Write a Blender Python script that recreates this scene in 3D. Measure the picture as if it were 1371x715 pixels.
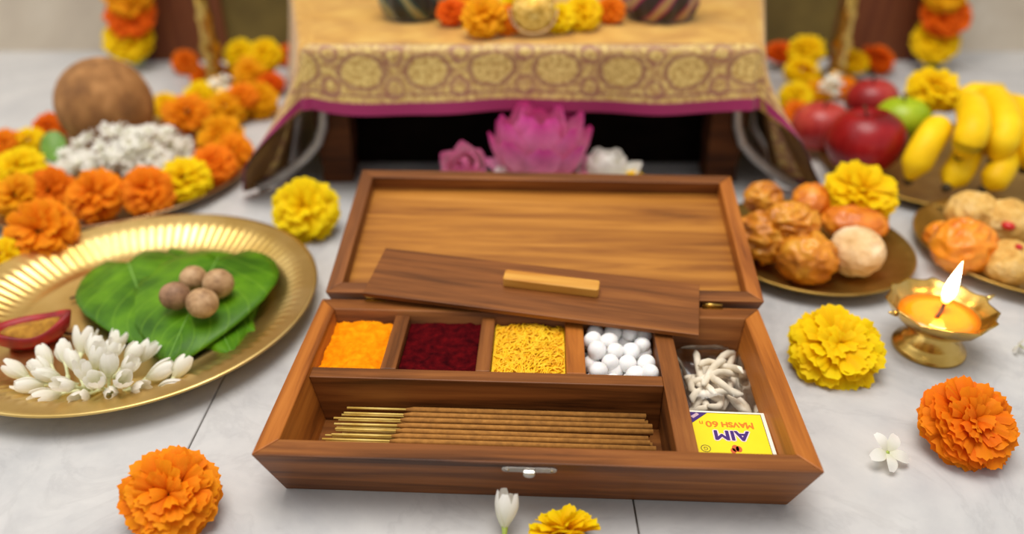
import bpy, math, random
from mathutils import Vector, Matrix, noise

for o in list(bpy.data.objects):
    bpy.data.objects.remove(o)
S = bpy.context.scene
COL = S.collection
PI = math.pi
R = math.radians

# ---------------------------------------------------------------- camera
F, PITCH, CH = 1050.0, R(30.9), 0.40          # focal length in pixels (1371 wide), tilt, height
cd = bpy.data.cameras.new('camera')
cam = bpy.data.objects.new('camera', cd)
COL.objects.link(cam)
cam.location = (0, 0, CH)
cam.rotation_euler = (PI / 2 - PITCH, 0, 0)
cd.sensor_width = 36
cd.lens = F / 1371 * 36
cd.clip_start = .01
cd.dof.use_dof = True
cd.dof.focus_distance = .54
cd.dof.aperture_fstop = 2.35
S.camera = cam

# ---------------------------------------------------------------- light
w = bpy.data.worlds.new('world')
S.world = w
w.use_nodes = True
w.node_tree.nodes['Background'].inputs[0].default_value = (1, .975, .945, 1)
w.node_tree.nodes['Background'].inputs[1].default_value = .46


def area(name, loc, target, size, power, col):
    l = bpy.data.lights.new(name, 'AREA')
    l.shape = 'RECTANGLE'
    l.size, l.size_y = size
    l.energy = power
    l.color = col
    o = bpy.data.objects.new(name, l)
    COL.objects.link(o)
    o.location = loc
    o.rotation_euler = (Vector(target) - Vector(loc)).to_track_quat('-Z', 'Y').to_euler()
    return o


area('ceiling_light', (-.1, .55, 2.3), (0, .6, 0), (1.5, 1.2), 40, (1, .955, .90))
area('side_fill_light', (-2.3, .5, 1.7), (0, .6, 0), (2.0, 1.8), 8, (.97, .98, 1))  # added side fill, not an actual window, varies the brass reflections
S.view_settings.view_transform = 'Standard'
S.view_settings.look = 'None'
S.view_settings.gamma = 1
S.view_settings.use_curve_mapping = False
S.view_settings.exposure = 0.34

# ---------------------------------------------------------------- helpers
CY, CX = 357.5, 685.5
cp, sp = math.cos(PITCH), math.sin(PITCH)


def ray(x, y):
    a, b = (x - CX) / F, (CY - y) / F
    return Vector((a, cp + b * sp, -sp + b * cp))


def G(x, y, z=0.0):                      # where a sight line meets the level z
    r = ray(x, y)
    return Vector((0, 0, CH)) + r * ((z - CH) / r.z)


def V(x, y, Y):                          # where a sight line meets the upright plane at Y
    r = ray(x, y)
    return Vector((0, 0, CH)) + r * (Y / r.y)


def depth(P):
    return P.y * cp - (P.z - CH) * sp


def rest(x, y, wpx, zs, k=1.0):          # centre and radius of a round thing resting at level zs
    r = .03
    for i in range(8):
        P = G(x, y, zs + r * k)
        r = wpx / 2 * depth(P) / F
    return P, r


def srgb(h):
    if isinstance(h, str):
        h = [int(h[i:i + 2], 16) / 255 for i in (0, 2, 4)]
    return tuple((c / 12.92 if c <= .04045 else ((c + .055) / 1.055) ** 2.4) for c in h) + (1,)


def mk(name, verts, faces, mat=None, parent=None, smooth=True, loc=(0, 0, 0), rot=(0, 0, 0), data=None):
    if data is None:
        data = mesh(name, verts, faces, mat, smooth)
    o = bpy.data.objects.new(name, data)
    COL.objects.link(o)
    o.location = loc
    o.rotation_euler = rot
    o.parent = parent
    return o


def mesh(name, verts, faces, mat=None, smooth=True):
    me = bpy.data.meshes.new(name)
    me.from_pydata([tuple(v) for v in verts], [], faces)
    if smooth:
        me.polygons.foreach_set('use_smooth', [True] * len(me.polygons))
    if mat:
        me.materials.append(mat)
    me.update()
    return me


def put(name, data, parent=None, loc=(0, 0, 0), rot=None, mw=None):
    o = bpy.data.objects.new(name, data)
    COL.objects.link(o)
    o.parent = parent
    if mw is not None:
        o.matrix_local = mw
    else:
        o.location = loc
        if rot:
            o.rotation_euler = rot
    return o


def tag(o, label, cat, group=None, kind=None):
    o['label'] = label
    o['category'] = cat
    if group:
        o['group'] = group
    if kind:
        o['kind'] = kind
    return o


def thing(name, label, cat, loc=(0, 0, 0), rot=(0, 0, 0), group=None):
    o = bpy.data.objects.new(name, None)
    COL.objects.link(o)
    o.empty_display_size = .02
    o.location = loc
    o.rotation_euler = rot
    return tag(o, label, cat, group)


def bevel(o, wd=.0008, seg=2):
    m = o.modifiers.new('bevel', 'BEVEL')
    m.width = wd
    m.segments = seg
    m.limit_method = 'ANGLE'
    return o


HEX = [(0, 1, 2, 3), (7, 6, 5, 4), (4, 5, 1, 0), (5, 6, 2, 1), (6, 7, 3, 2), (7, 4, 0, 3)]


def hexa(top, bot):                       # top and bottom quads, counter-clockwise from above
    return list(top) + list(bot), HEX


def cuboid(x0, x1, y0, y1, z0, z1):
    return hexa([(x0, y0, z1), (x1, y0, z1), (x1, y1, z1), (x0, y1, z1)],
                [(x0, y0, z0), (x1, y0, z0), (x1, y1, z0), (x0, y1, z0)])


def lathe(prof, n=48, mod=None):
    """profile (r, z) list turned about z; mod(i, ang, r, z) -> (r, z)"""
    vs, fs = [], []
    m = len(prof)
    for k in range(n):
        a = 2 * PI * k / n
        for i, (r, z) in enumerate(prof):
            if mod:
                r, z = mod(i, a, r, z)
            vs.append((r * math.cos(a), r * math.sin(a), z))
    for k in range(n):
        k2 = (k + 1) % n
        for i in range(m - 1):
            fs.append((k * m + i, k2 * m + i, k2 * m + i + 1, k * m + i + 1))
    return vs, fs


def tube(path, rad, n=8, cap=True, flat=None):
    path = [Vector(p) for p in path]
    vs, fs = [], []
    up = Vector((0, 0, 1))
    for i, p in enumerate(path):
        d = (path[min(i + 1, len(path) - 1)] - path[max(i - 1, 0)]).normalized()
        x = d.cross(up)
        if x.length < 1e-4:
            x = d.cross(Vector((0, 1, 0)))
        x.normalize()
        y = x.cross(d)
        r = rad[i] if isinstance(rad, (list, tuple)) else rad
        for k in range(n):
            a = 2 * PI * k / n
            vs.append(p + x * (r * math.cos(a)) + y * (r * math.sin(a) * (flat or 1)))
    for i in range(len(path) - 1):
        for k in range(n):
            k2 = (k + 1) % n
            fs.append((i * n + k, i * n + k2, (i + 1) * n + k2, (i + 1) * n + k))
    if cap:
        fs.append(tuple(range(n - 1, -1, -1)))
        fs.append(tuple(range(len(vs) - n, len(vs))))
    return vs, fs


def join(parts):
    vs, fs = [], []
    for v, f in parts:
        o = len(vs)
        vs += list(v)
        fs += [tuple(i + o for i in q) for q in f]
    return vs, fs


def moved(vf, M):
    return [M @ Vector(v) for v in vf[0]], vf[1]


def sphere(nu=24, nv=14, fn=None):
    vs, fs = [], []
    for j in range(nv + 1):
        t = PI * j / nv
        for i in range(nu):
            a = 2 * PI * i / nu
            d = Vector((math.sin(t) * math.cos(a), math.sin(t) * math.sin(a), math.cos(t)))
            vs.append(fn(d) if fn else d)
    for j in range(nv):
        for i in range(nu):
            i2 = (i + 1) % nu
            fs.append((j * nu + i, (j + 1) * nu + i, (j + 1) * nu + i2, j * nu + i2))
    return vs, fs


def nz(p, s=1.0, seed=0.0):
    return noise.noise(Vector(p) * s + Vector((seed, seed * 1.7, -seed)))


# ---------------------------------------------------------------- materials
def newmat(name):
    m = bpy.data.materials.new(name)
    m.use_nodes = True
    nt = m.node_tree
    return m, nt, nt.nodes['Principled BSDF']


def nd(nt, typ, **kw):
    n = nt.nodes.new(typ)
    for k, v in kw.items():
        if isinstance(v, (int, float, str, bool)):
            setattr(n, k, v)
    return n


def ramp(nt, stops):
    r = nt.nodes.new('ShaderNodeValToRGB')
    e = r.color_ramp.elements
    while len(e) < len(stops):
        e.new(.5)
    for i, (p, c) in enumerate(stops):
        e[i].position = p
        e[i].color = srgb(c) if isinstance(c, str) else c
    return r


def noisetex(nt, scale, detail=4, vec=None, rough=.55, dist=0):
    n = nt.nodes.new('ShaderNodeTexNoise')
    n.inputs['Scale'].default_value = scale
    n.inputs['Detail'].default_value = detail
    n.inputs['Roughness'].default_value = rough
    n.inputs['Distortion'].default_value = dist
    if vec is not None:
        nt.links.new(vec, n.inputs['Vector'])
    return n


def objvec(nt, scale=(1, 1, 1), rnd=True):
    tc = nt.nodes.new('ShaderNodeTexCoord')
    mp = nt.nodes.new('ShaderNodeMapping')
    mp.inputs['Scale'].default_value = scale
    nt.links.new(tc.outputs['Object'], mp.inputs['Vector'])
    if rnd:
        oi = nt.nodes.new('ShaderNodeObjectInfo')
        m = nt.nodes.new('ShaderNodeMath')
        m.operation = 'MULTIPLY'
        m.inputs[1].default_value = 37.0
        nt.links.new(oi.outputs['Random'], m.inputs[0])
        nt.links.new(m.outputs[0], mp.inputs['Location'])
    return mp.outputs['Vector']


def bumpit(nt, b, height, strength, dist=.001):
    bp = nt.nodes.new('ShaderNodeBump')
    bp.inputs['Strength'].default_value = strength
    bp.inputs['Distance'].default_value = dist
    nt.links.new(height, bp.inputs['Height'])
    nt.links.new(bp.outputs['Normal'], b.inputs['Normal'])


def plain(name, stops, rough=.5, metal=0.0, scale=40, bump=0.0, bdist=.001, bscale=None, sss=0, coat=0, dist=0, spec=None, vscale=(1, 1, 1)):
    m, nt, b = newmat(name)
    if isinstance(stops, str):
        stops = [(0, stops), (1, stops)]
    v = objvec(nt, vscale)
    n = noisetex(nt, scale, 5, v, dist=dist)
    r = ramp(nt, stops)
    nt.links.new(n.outputs['Fac'], r.inputs['Fac'])
    nt.links.new(r.outputs['Color'], b.inputs['Base Color'])
    b.inputs['Roughness'].default_value = rough
    b.inputs['Metallic'].default_value = metal
    if spec is not None:
        b.inputs['Specular IOR Level'].default_value = spec
    if coat:
        b.inputs['Coat Weight'].default_value = coat
        b.inputs['Coat Roughness'].default_value = .15
    if sss:
        b.inputs['Subsurface Weight'].default_value = sss
        b.inputs['Subsurface Radius'].default_value = (.01, .006, .003)
    if bump:
        n2 = noisetex(nt, bscale or scale, 4, v)
        bumpit(nt, b, n2.outputs['Fac'], bump, bdist)
    return m


def wood(name, axis, stops, rough=.42):
    m, nt, b = newmat(name)
    sc = [70, 70, 70]
    sc[axis] = 5
    v = objvec(nt, sc)
    n = noisetex(nt, 1, 6, v, .6, .6)
    sc2 = [260, 260, 260]
    sc2[axis] = 9
    v2 = objvec(nt, sc2)
    n2 = noisetex(nt, 1, 3, v2, .6)
    mx = nt.nodes.new('ShaderNodeMath')
    mx.operation = 'MULTIPLY_ADD'
    mx.inputs[1].default_value = .28
    nt.links.new(n2.outputs['Fac'], mx.inputs[0])
    ms = nt.nodes.new('ShaderNodeMath')
    ms.operation = 'MULTIPLY'
    ms.inputs[1].default_value = .75
    nt.links.new(n.outputs['Fac'], ms.inputs[0])
    nt.links.new(ms.outputs[0], mx.inputs[2])
    r = ramp(nt, stops)
    nt.links.new(mx.outputs[0], r.inputs['Fac'])
    nt.links.new(r.outputs['Color'], b.inputs['Base Color'])
    b.inputs['Roughness'].default_value = rough
    b.inputs['Specular IOR Level'].default_value = .22
    bumpit(nt, b, n2.outputs['Fac'], .12, .0005)
    return m


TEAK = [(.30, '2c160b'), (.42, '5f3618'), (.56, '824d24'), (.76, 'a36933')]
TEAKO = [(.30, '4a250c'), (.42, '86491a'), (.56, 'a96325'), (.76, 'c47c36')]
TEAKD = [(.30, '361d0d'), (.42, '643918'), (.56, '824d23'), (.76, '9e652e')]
PANEL = [(.28, '4f2c10'), (.42, '8c5520'), (.56, 'ab702b'), (.78, 'c78a3e')]
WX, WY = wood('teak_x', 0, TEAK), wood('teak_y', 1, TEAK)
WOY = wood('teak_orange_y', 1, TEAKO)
WDX = wood('teak_board', 0, TEAKD, .4)
WDY = wood('teak_dark_y', 1, TEAKD)
WPX = wood('teak_panel', 0, PANEL, .38)
WH = wood('handle_wood', 0, [(.28, '9a5f1e'), (.45, 'bd7f30'), (.6, 'd19a45'), (.8, 'dfae5c')], .4)
WT = wood('platform_wood', 0, [(.28, '2a1509'), (.45, '45240f'), (.6, '5e3416'), (.8, '74451f')], .75)


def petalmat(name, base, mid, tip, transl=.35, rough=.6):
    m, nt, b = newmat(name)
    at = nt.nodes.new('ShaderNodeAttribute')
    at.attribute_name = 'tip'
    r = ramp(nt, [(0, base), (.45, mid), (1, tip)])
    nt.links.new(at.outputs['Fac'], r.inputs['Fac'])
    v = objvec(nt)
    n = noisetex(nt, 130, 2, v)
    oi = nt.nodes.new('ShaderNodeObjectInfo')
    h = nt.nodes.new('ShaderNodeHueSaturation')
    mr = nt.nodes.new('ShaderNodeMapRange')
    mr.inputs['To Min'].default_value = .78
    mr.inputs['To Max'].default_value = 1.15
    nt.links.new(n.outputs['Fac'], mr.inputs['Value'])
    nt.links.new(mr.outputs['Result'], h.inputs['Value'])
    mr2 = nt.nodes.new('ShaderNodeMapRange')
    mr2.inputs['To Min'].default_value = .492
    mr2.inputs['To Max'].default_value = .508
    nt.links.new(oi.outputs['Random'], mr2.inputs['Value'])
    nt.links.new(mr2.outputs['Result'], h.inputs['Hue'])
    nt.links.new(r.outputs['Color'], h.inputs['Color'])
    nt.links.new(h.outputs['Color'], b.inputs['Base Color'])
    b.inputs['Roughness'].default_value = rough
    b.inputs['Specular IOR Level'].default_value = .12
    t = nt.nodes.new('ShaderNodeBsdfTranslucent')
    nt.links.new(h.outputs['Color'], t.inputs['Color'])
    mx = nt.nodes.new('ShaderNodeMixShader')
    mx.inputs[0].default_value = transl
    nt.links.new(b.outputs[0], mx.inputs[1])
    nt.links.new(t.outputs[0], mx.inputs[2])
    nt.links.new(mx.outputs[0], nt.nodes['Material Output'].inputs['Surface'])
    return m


PM = {
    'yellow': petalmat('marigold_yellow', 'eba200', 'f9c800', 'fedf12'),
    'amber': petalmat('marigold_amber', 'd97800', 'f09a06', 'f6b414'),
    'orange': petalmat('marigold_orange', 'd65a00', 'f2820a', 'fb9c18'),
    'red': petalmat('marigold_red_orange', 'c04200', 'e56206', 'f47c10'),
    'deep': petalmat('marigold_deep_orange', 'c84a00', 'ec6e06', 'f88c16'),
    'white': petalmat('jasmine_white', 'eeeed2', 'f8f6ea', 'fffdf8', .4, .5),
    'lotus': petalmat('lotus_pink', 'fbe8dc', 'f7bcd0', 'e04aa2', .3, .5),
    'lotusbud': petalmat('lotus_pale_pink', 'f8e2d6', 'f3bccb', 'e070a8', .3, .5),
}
GREEN = plain('calyx_green', [(.3, '4d6a1c'), (.7, '7f9a35')], .6)
BRASS = plain('brass', [(.3, 'b58e40'), (.55, 'd2ae5e'), (.75, 'e2c47c')], .24, 1, 25, .06, .0006, 60)
BRASSP = plain('brass_plate', [(.3, 'c9a558'), (.55, 'dfc07a'), (.75, 'ecd394')], .36, 1, 14, .05, .0006, 50)
BRASSD = plain('brass_dull', [(.3, '9a7a38'), (.55, 'b8954e'), (.75, 'ccac66')], .42, 1, 25, .06, .0006, 60)
TRAYM = plain('tray_metal', [(.3, '96764a'), (.55, 'b3936a'), (.75, 'c9ad84')], .32, 1, 20)
STEEL = plain('steel', [(.3, 'b9b3aa'), (.7, 'dcd7d0')], .22, 1, 60)

# ---------------------------------------------------------------- setting: floor, wall, shrine backdrop


def marblemat():
    m, nt, b = newmat('floor_marble')
    v = objvec(nt, (1, 1, 1), False)
    n1 = noisetex(nt, 3.2, 8, v, .62, 1.3)
    n2 = noisetex(nt, 7.5, 7, v, .6, 2.2)
    n3 = noisetex(nt, 46, 4, v, .6)
    r1 = ramp(nt, [(.30, 'a0a1a2'), (.42, 'bababa'), (.56, 'cac9c7'), (.8, 'c2bfbc')])
    nt.links.new(n1.outputs['Fac'], r1.inputs['Fac'])
    r2 = ramp(nt, [(.46, (1, 1, 1, 1)), (.497, (.66, .65, .66, 1)), (.53, (1, 1, 1, 1))])
    nt.links.new(n2.outputs['Fac'], r2.inputs['Fac'])
    r3 = ramp(nt, [(.3, (.93, .93, .94, 1)), (.6, (1, 1, 1, 1))])
    nt.links.new(n3.outputs['Fac'], r3.inputs['Fac'])
    mx = nd(nt, 'ShaderNodeMixRGB', blend_type='MULTIPLY')
    mx.inputs[0].default_value = .22
    nt.links.new(r1.outputs[0], mx.inputs[1])
    nt.links.new(r2.outputs[0], mx.inputs[2])
    mx2 = nd(nt, 'ShaderNodeMixRGB', blend_type='MULTIPLY')
    mx2.inputs[0].default_value = 1
    nt.links.new(mx.outputs[0], mx2.inputs[1])
    nt.links.new(r3.outputs[0], mx2.inputs[2])
    nt.links.new(mx2.outputs[0], b.inputs['Base Color'])
    b.inputs['Roughness'].default_value = .33
    b.inputs['Specular IOR Level'].default_value = .4
    return m


MARBLE = marblemat()
GROUT = plain('joint_filler', [(.35, '4a423c'), (.65, '8d857c')], .9, 0, 30)
floor = mk('floor', *cuboid(-2.0, 2.0, -.9, 1.5, -.02, -.002), GROUT, None, False)
floor['kind'] = 'structure'
floor['label'] = 'pale grey veined marble floor of long slabs'
for x0, x1 in ((-2, -.95), (-.95, -.232), (-.232, .0805), (.0805, .82), (.82, 2)):
    t = mk('tile', *cuboid(x0 + .0006, x1 - .0006, -.9, 1.5, -.014, 0), MARBLE, floor, False)
    bevel(t, .0006, 1)
WALLM = plain('wall_stone', [(.3, 'b7a998'), (.5, 'cabda9'), (.7, 'd6cbb9')], .5, 0, 5, dist=1)
wl = mk('wall_back', *cuboid(-2, 2, 1.44, 1.5, -.002, 1.3), WALLM, None, False)
wl['kind'] = 'structure'
wl['label'] = 'plain beige stone wall behind the shrine'
OLIVE = plain('olive_cloth', [(.3, '5b4a1c'), (.5, '73602a'), (.7, '806c33')], .85, 0, 9)
BROWNP = wood('panel_brown', 2, [(.28, '53291a'), (.45, '6b3a22'), (.6, '7a4628'), (.8, '87502f')], .6)
MAROON = plain('maroon_edge', [(.3, '33110f'), (.7, '4d1a18')], .6)
sb = thing('shrine_backdrop', 'brown wooden shrine backdrop with olive cloth centre against the wall', 'backdrop', (0, 1.40, 0))
bevel(mk('cloth_panel', *cuboid(-.56, .60, -.006, .008, .0, .85), OLIVE, sb, False))
for x0, x1, e0, e1 in ((-.632, -.50, -.655, -.632), (.565, .70, .70, .735)):
    bevel(mk('side_panel', *cuboid(x0, x1, -.022, -.006, 0, .85), BROWNP, sb, False), .002)
    bevel(mk('edge_post', *cuboid(e0, e1, -.03, .01, 0, .86), MAROON, sb, False), .002)

# ---------------------------------------------------------------- the wooden box
box = thing('wooden_box', 'open teak box with compartments, hinged lid laid back, metal latch', 'box', (.0173, .4389, 0), (0, 0, R(-2.434)))
W_, D_, H_ = .1759, .0888, .050
Wb, Db = .1670, .0690
wi, di = .1625, .0740
wib, dib, zb = .1545, .0575, .006


def rim(W, D, z):
    return [(-W, -D, z), (W, -D, z), (W, D, z), (-W, D, z)]


o_t, i_t, o_b, i_b = rim(W_, D_, H_), rim(wi, di, H_), rim(Wb, Db, 0), rim(wib, dib, zb)
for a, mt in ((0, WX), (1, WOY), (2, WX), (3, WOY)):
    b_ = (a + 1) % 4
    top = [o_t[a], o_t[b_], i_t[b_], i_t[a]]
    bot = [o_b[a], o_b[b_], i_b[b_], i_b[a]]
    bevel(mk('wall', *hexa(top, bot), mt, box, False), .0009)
mk('bottom', *hexa(rim(.1595, .0625, .0062), rim(.1595, .0625, .0006)), WDX, box, False)


def inner_at(z):
    t = (z - zb) / (H_ - zb)
    return wib + (wi - wib) * t, dib + (di - dib) * t


def divider(x0, x1, y0, y1, mt, zt=.047, ends=''):
    wt, dt = inner_at(zt)
    wbm, dbm = inner_at(.007)
    tx0, tx1, ty0, ty1 = x0, x1, y0, y1
    bx0, bx1, by0, by1 = x0, x1, y0, y1
    if 'l' in ends:
        tx0, bx0 = -wt, -wbm
    if 'b' in ends:
        ty1, by1 = dt, dbm
    if 'f' in ends:
        ty0, by0 = -dt, -dbm
    bevel(mk('divider', *hexa([(tx0, ty0, zt), (tx1, ty0, zt), (tx1, ty1, zt), (tx0, ty1, zt)],
                              [(bx0, by0, .0062), (bx1, by0, .0062), (bx1, by1, .0062), (bx0, by1, .0062)]), mt, box, False), .0007)


divider(0, .0895, -.007, .0045, WX, .0465, 'l')
divider(-.113, -.1015, .0045, 0, WY, .0465, 'b')
divider(-.044, -.0335, .0045, 0, WY, .0465, 'b')
divider(.0215, .0355, .0045, 0, WOY, .0465, 'b')
divider(.0895, .1035, 0, 0, WY, .047, 'fb')
# latch on the front wall
fn = Vector((0, -H_, -(D_ - Db))).normalized()       # outward normal of the leaning front wall
fy = Vector((0, D_ - Db, -H_)).normalized()          # down the front wall
FM = Matrix(((1, fy.x, fn.x, -.003), (0, fy.y, fn.y, -D_ + .0026), (0, fy.z, fn.z, H_ - .0070), (0, 0, 0, 1)))


def rounded(hw, hh, r, n=6, z=0):
    pts = []
    for cx_, cy_, a0 in ((hw - r, hh - r, 0), (-hw + r, hh - r, 90), (-hw + r, -hh + r, 180), (hw - r, -hh + r, 270)):
        for k in range(n + 1):
            a = R(a0 + 90 * k / n)
            pts.append((cx_ + r * math.cos(a), cy_ + r * math.sin(a), z))
    return pts


def slab(outline, z0, z1):
    n = len(outline)
    vs = [(p[0], p[1], z0) for p in outline] + [(p[0], p[1], z1) for p in outline]
    fs = [tuple(range(n - 1, -1, -1)), tuple(range(n, 2 * n))] + [(i, (i + 1) % n, n + (i + 1) % n, n + i) for i in range(n)]
    return vs, fs


lp = mk('latch_plate', *slab(rounded(.0172, .0033, .003), -.0004, .0011), STEEL, box, False)
lp.matrix_local = FM
bevel(lp, .0003, 1)
tg = mk('latch_tongue', *slab([(-.0038, -.002, 0), (.0038, -.002, 0), (.0038, .002, 0), (.0022, .0045, 0), (0, .0052, 0), (-.0022, .0045, 0), (-.0038, .002, 0)][::1], .0011, .0042), STEEL, lp, False)
bevel(tg, .0008, 2)
for sx in (-1, 1):
    sc = mk('screw', *lathe([(0.00001, .0017), (.0009, .0017), (.0015, .0012), (.0015, .0005)], 14), STEEL, lp, True, (sx * .0138, 0, 0))
    mk('screw_slot', *cuboid(-.0011, .0011, -.0002, .0002, .0016, .00185), plain('slot_dark', '2a2725', .6), lp, False, (sx * .0138, 0, 0), (0, 0, .6))
# lid, laid back
LW, LL, LA = .1765, .1675, R(12.4)
lid = mk('lid', *cuboid(-.1655, .1655, .010, LL - .010, -.019, -.0135), WPX, box, False, (.0035, .0898, .0556), (LA, 0, 0))
tk = .0122
lo_t = [(-LW, 0, 0), (LW, 0, 0), (LW, LL, 0), (-LW, LL, 0)]
li_t = [(-LW + tk, tk, 0), (LW - tk, tk, 0), (LW - tk, LL - tk, 0), (-LW + tk, LL - tk, 0)]
lo_b = [(-LW + .004, .005, -.022), (LW - .004, .005, -.022), (LW - .004, LL - .005, -.022), (-LW + .004, LL - .005, -.022)]
li_b = [(-LW + tk, tk, -.022), (LW - tk, tk, -.022), (LW - tk, LL - tk, -.022), (-LW + tk, LL - tk, -.022)]
for a, mt in ((0, WDX), (1, WOY), (2, WX), (3, WY)):
    b_ = (a + 1) % 4
    bevel(mk('lid_rail', *hexa([lo_t[a], lo_t[b_], li_t[b_], li_t[a]], [lo_b[a], lo_b[b_], li_b[b_], li_b[a]]), mt, lid, False), .0008)
for x in (-.132, .139):
    h = mk('hinge', *tube([(x - .008, .0893, .0522), (x + .008, .0893, .0522)], .0013, 12), BRASS, box)
    mk('hinge_leaf', *cuboid(x - .008, x + .008, .0860, .0886, .0499, .0504), BRASS, h, False)

# sliding cover board resting on the lid rail and the box
bd = thing('cover_board', 'loose thin teak cover board lying askew across the open box', 'board')
bd.matrix_world = Matrix.Translation((.0173, .4389, 0)) @ Matrix.Rotation(R(-2.434), 4, 'Z') @ Matrix.Translation((-.0053, .0945, .0568)) @ Matrix.Rotation(R(9.1), 4, 'X') @ Matrix.Rotation(R(-8.4), 4, 'Z')
bevel(mk('panel', *cuboid(-.1325, .1325, -.0295, .0295, 0, .0042), WDX, bd, False), .0006)
hv = slab(rounded(.0385, .0062, .002, 3), 0, .0085)
hd = mk('handle', *hv, WH, bd, False, (.015, .004, .0042))
bevel(hd, .0018, 3)

# ---------------------------------------------------------------- contents of the box
BM = Matrix.Translation((.0173, .4389, 0)) @ Matrix.Rotation(R(-2.434), 4, 'Z')


def bx(u, v, z):                          # box coordinates (millimetres) to the world
    return BM @ Vector((u / 1000, v / 1000, z / 1000))


def powder(name, label, u0, u1, mat, seed, amp=3.2, lev=40.5):
    n, m = 56, 44
    top, v0 = [], []
    vs, fs = [], []
    for j in range(m + 1):
        for i in range(n + 1):
            a, b = i / n, j / m
            v = 5.6 + (71.5 - 5.6) * b
            u = u0 + (u1 - u0) * a
            p = Vector((u * .05, v * .05, 0))
            z = lev + amp * noise.fractal(p * 1.3 + Vector((seed, seed, seed)), .8, 2.2, 5) + 1.5 * (1 - (2 * a - 1) ** 2) - 1.2 * abs(noise.noise(p * 3 + Vector((0, 0, seed))))
            z = min(z, 45.5)
            vs.append(bx(u, v, z))
    for j in range(m):
        for i in range(n):
            k = j * (n + 1) + i
            fs.append((k, k + 1, k + n + 2, k + n + 1))
    # skirt down to the box floor
    edge = [i for i in range(n + 1)] + [j * (n + 1) + n for j in range(1, m + 1)] + [m * (n + 1) + i for i in range(n - 1, -1, -1)] + [j * (n + 1) for j in range(m - 1, 0, -1)]
    base = len(vs)
    inv = BM.inverted()
    for k in edge:
        q = inv @ vs[k]
        q = Vector((max(q.x, -.1565), min(q.y, .0580), .0068))
        vs.append(BM @ q)
    for i in range(len(edge)):
        i2 = (i + 1) % len(edge)
        fs.append((edge[i2], edge[i], base + i, base + i2))
    fs.append(tuple(range(base, base + len(edge))))
    o = mk(name, vs, fs, mat)
    return tag(o, label, 'powder', None, 'stuff')


TUR = plain('turmeric', [(.3, 'e07a05'), (.55, 'f08e08'), (.75, 'f7a010')], .95, 0, 160, .5, .001, 500, spec=.05)
KUM = plain('kumkum', [(.3, '2a0105'), (.55, '4a0409'), (.75, '61070c')], .95, 0, 160, .5, .001, 500, spec=.05)
powder('turmeric_powder', 'bright orange turmeric powder filling a corner compartment of the box', -160.5, -113.5, TUR, 2.3)
powder('kumkum_powder', 'deep crimson powder filling the compartment beside the orange powder', -101, -44.5, KUM, 7.1, 1.6)
# yellow thread strands
rng = random.Random(5)
parts = []
for k in range(1100):
    cu, cv = rng.uniform(-30.5, 18.5), rng.uniform(9, 68)
    a = rng.uniform(0, PI) if rng.random() < .5 else rng.gauss(1.2, .5)
    L = rng.uniform(8, 15)
    z = 40.0 + 3 * (1 - ((cu + 6) / 27) ** 2) + rng.uniform(-2.5, 1.5)
    pts = []
    bend = rng.uniform(-.9, .9)
    u_, v_ = cu - math.cos(a) * L / 2, cv - math.sin(a) * L / 2
    for i in range(5):
        pts.append(bx(min(max(u_, -32), 20), min(max(v_, 6), 70), min(z - 1.6 * ((i - 2) / 2) ** 2, 46)))
        u_ += math.cos(a + bend * (i - 2) / 2) * L / 4
        v_ += math.sin(a + bend * (i - 2) / 2) * L / 4
    parts.append(tube(pts, .00055, 5))
YTH = plain('yellow_thread', [(.3, 'eeae06'), (.55, 'f8c410'), (.75, 'fdd528')], .6, 0, 90)
vs, fs = join(parts)
o = mk('yellow_strands', vs, fs, YTH)
tag(o, 'tangled bright yellow strands filling the compartment beside the crimson powder', 'strands', None, 'stuff')
uf = mk('strand_bed', *hexa([bx(-33, 5, 40.5), bx(21, 5, 40.5), bx(21, 69, 40.5), bx(-33, 69, 40.5)], [bx(-33, 5, 7), bx(21, 5, 7), bx(21, 56, 7), bx(-33, 56, 7)]), YTH, o, False)
# camphor balls
CAMP = plain('camphor', [(.3, 'e6e4e2'), (.7, 'f6f5f4')], .45, 0, 60, sss=.15)
rng = random.Random(11)
cm = [mesh('camphor', *sphere(20, 12, lambda d, e=e: Vector((d.x * 6.9e-3 * e[0], d.y * 6.9e-3 * e[1], d.z * 6.9e-3 * e[2]))), CAMP) for e in ((1, 1, 1), (.95, 1.12, 1), (1.05, .98, 1.15), (.92, .95, .95))]
pos = []
for lev, zz in ((0, 13.5), (1, 23), (2, 32), (3, 40)):
    for j in range(5):
        for i in range(4):
            u = 42.5 + i * 12.9 + (3.2 if (j + lev) % 2 else -.3)
            v = 12.0 + j * 12.6 + (2 if lev % 2 else 0)
            if lev == 3 and (i, j) in ((3, 2), (0, 1), (2, 3), (1, 0)):
                continue
            if u > 83 or u < 41.5:
                u = min(max(u, 42.5), 82.5)
            if v > 66 - (3 - lev) * 2.5:
                continue
            if lev < 2 :
                continue
            pos.append((u + rng.uniform(-.8, .8), v + rng.uniform(-1, 1), zz + rng.uniform(-1.6, 2.0)))
for i, q in enumerate(pos):
    o = put('camphor_ball', cm[i % 4], None, bx(*q), (rng.uniform(0, 3), rng.uniform(0, 3), rng.uniform(0, 3)))
    tag(o, 'small white camphor ball heaped in a box compartment', 'camphor ball', 'white camphor balls in the box')
bb = mk('camphor_bed', *hexa([bx(36.5, 5.5, 24), bx(88, 5.5, 24), bx(88, 60, 24), bx(36.5, 60, 24)], [bx(36.5, 5.5, 7), bx(88, 5.5, 7), bx(88, 56, 7), bx(36.5, 56, 7)]), CAMP, None, False)
tag(bb, 'packed white camphor under the loose balls in the box', 'camphor', None, 'stuff')
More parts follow.
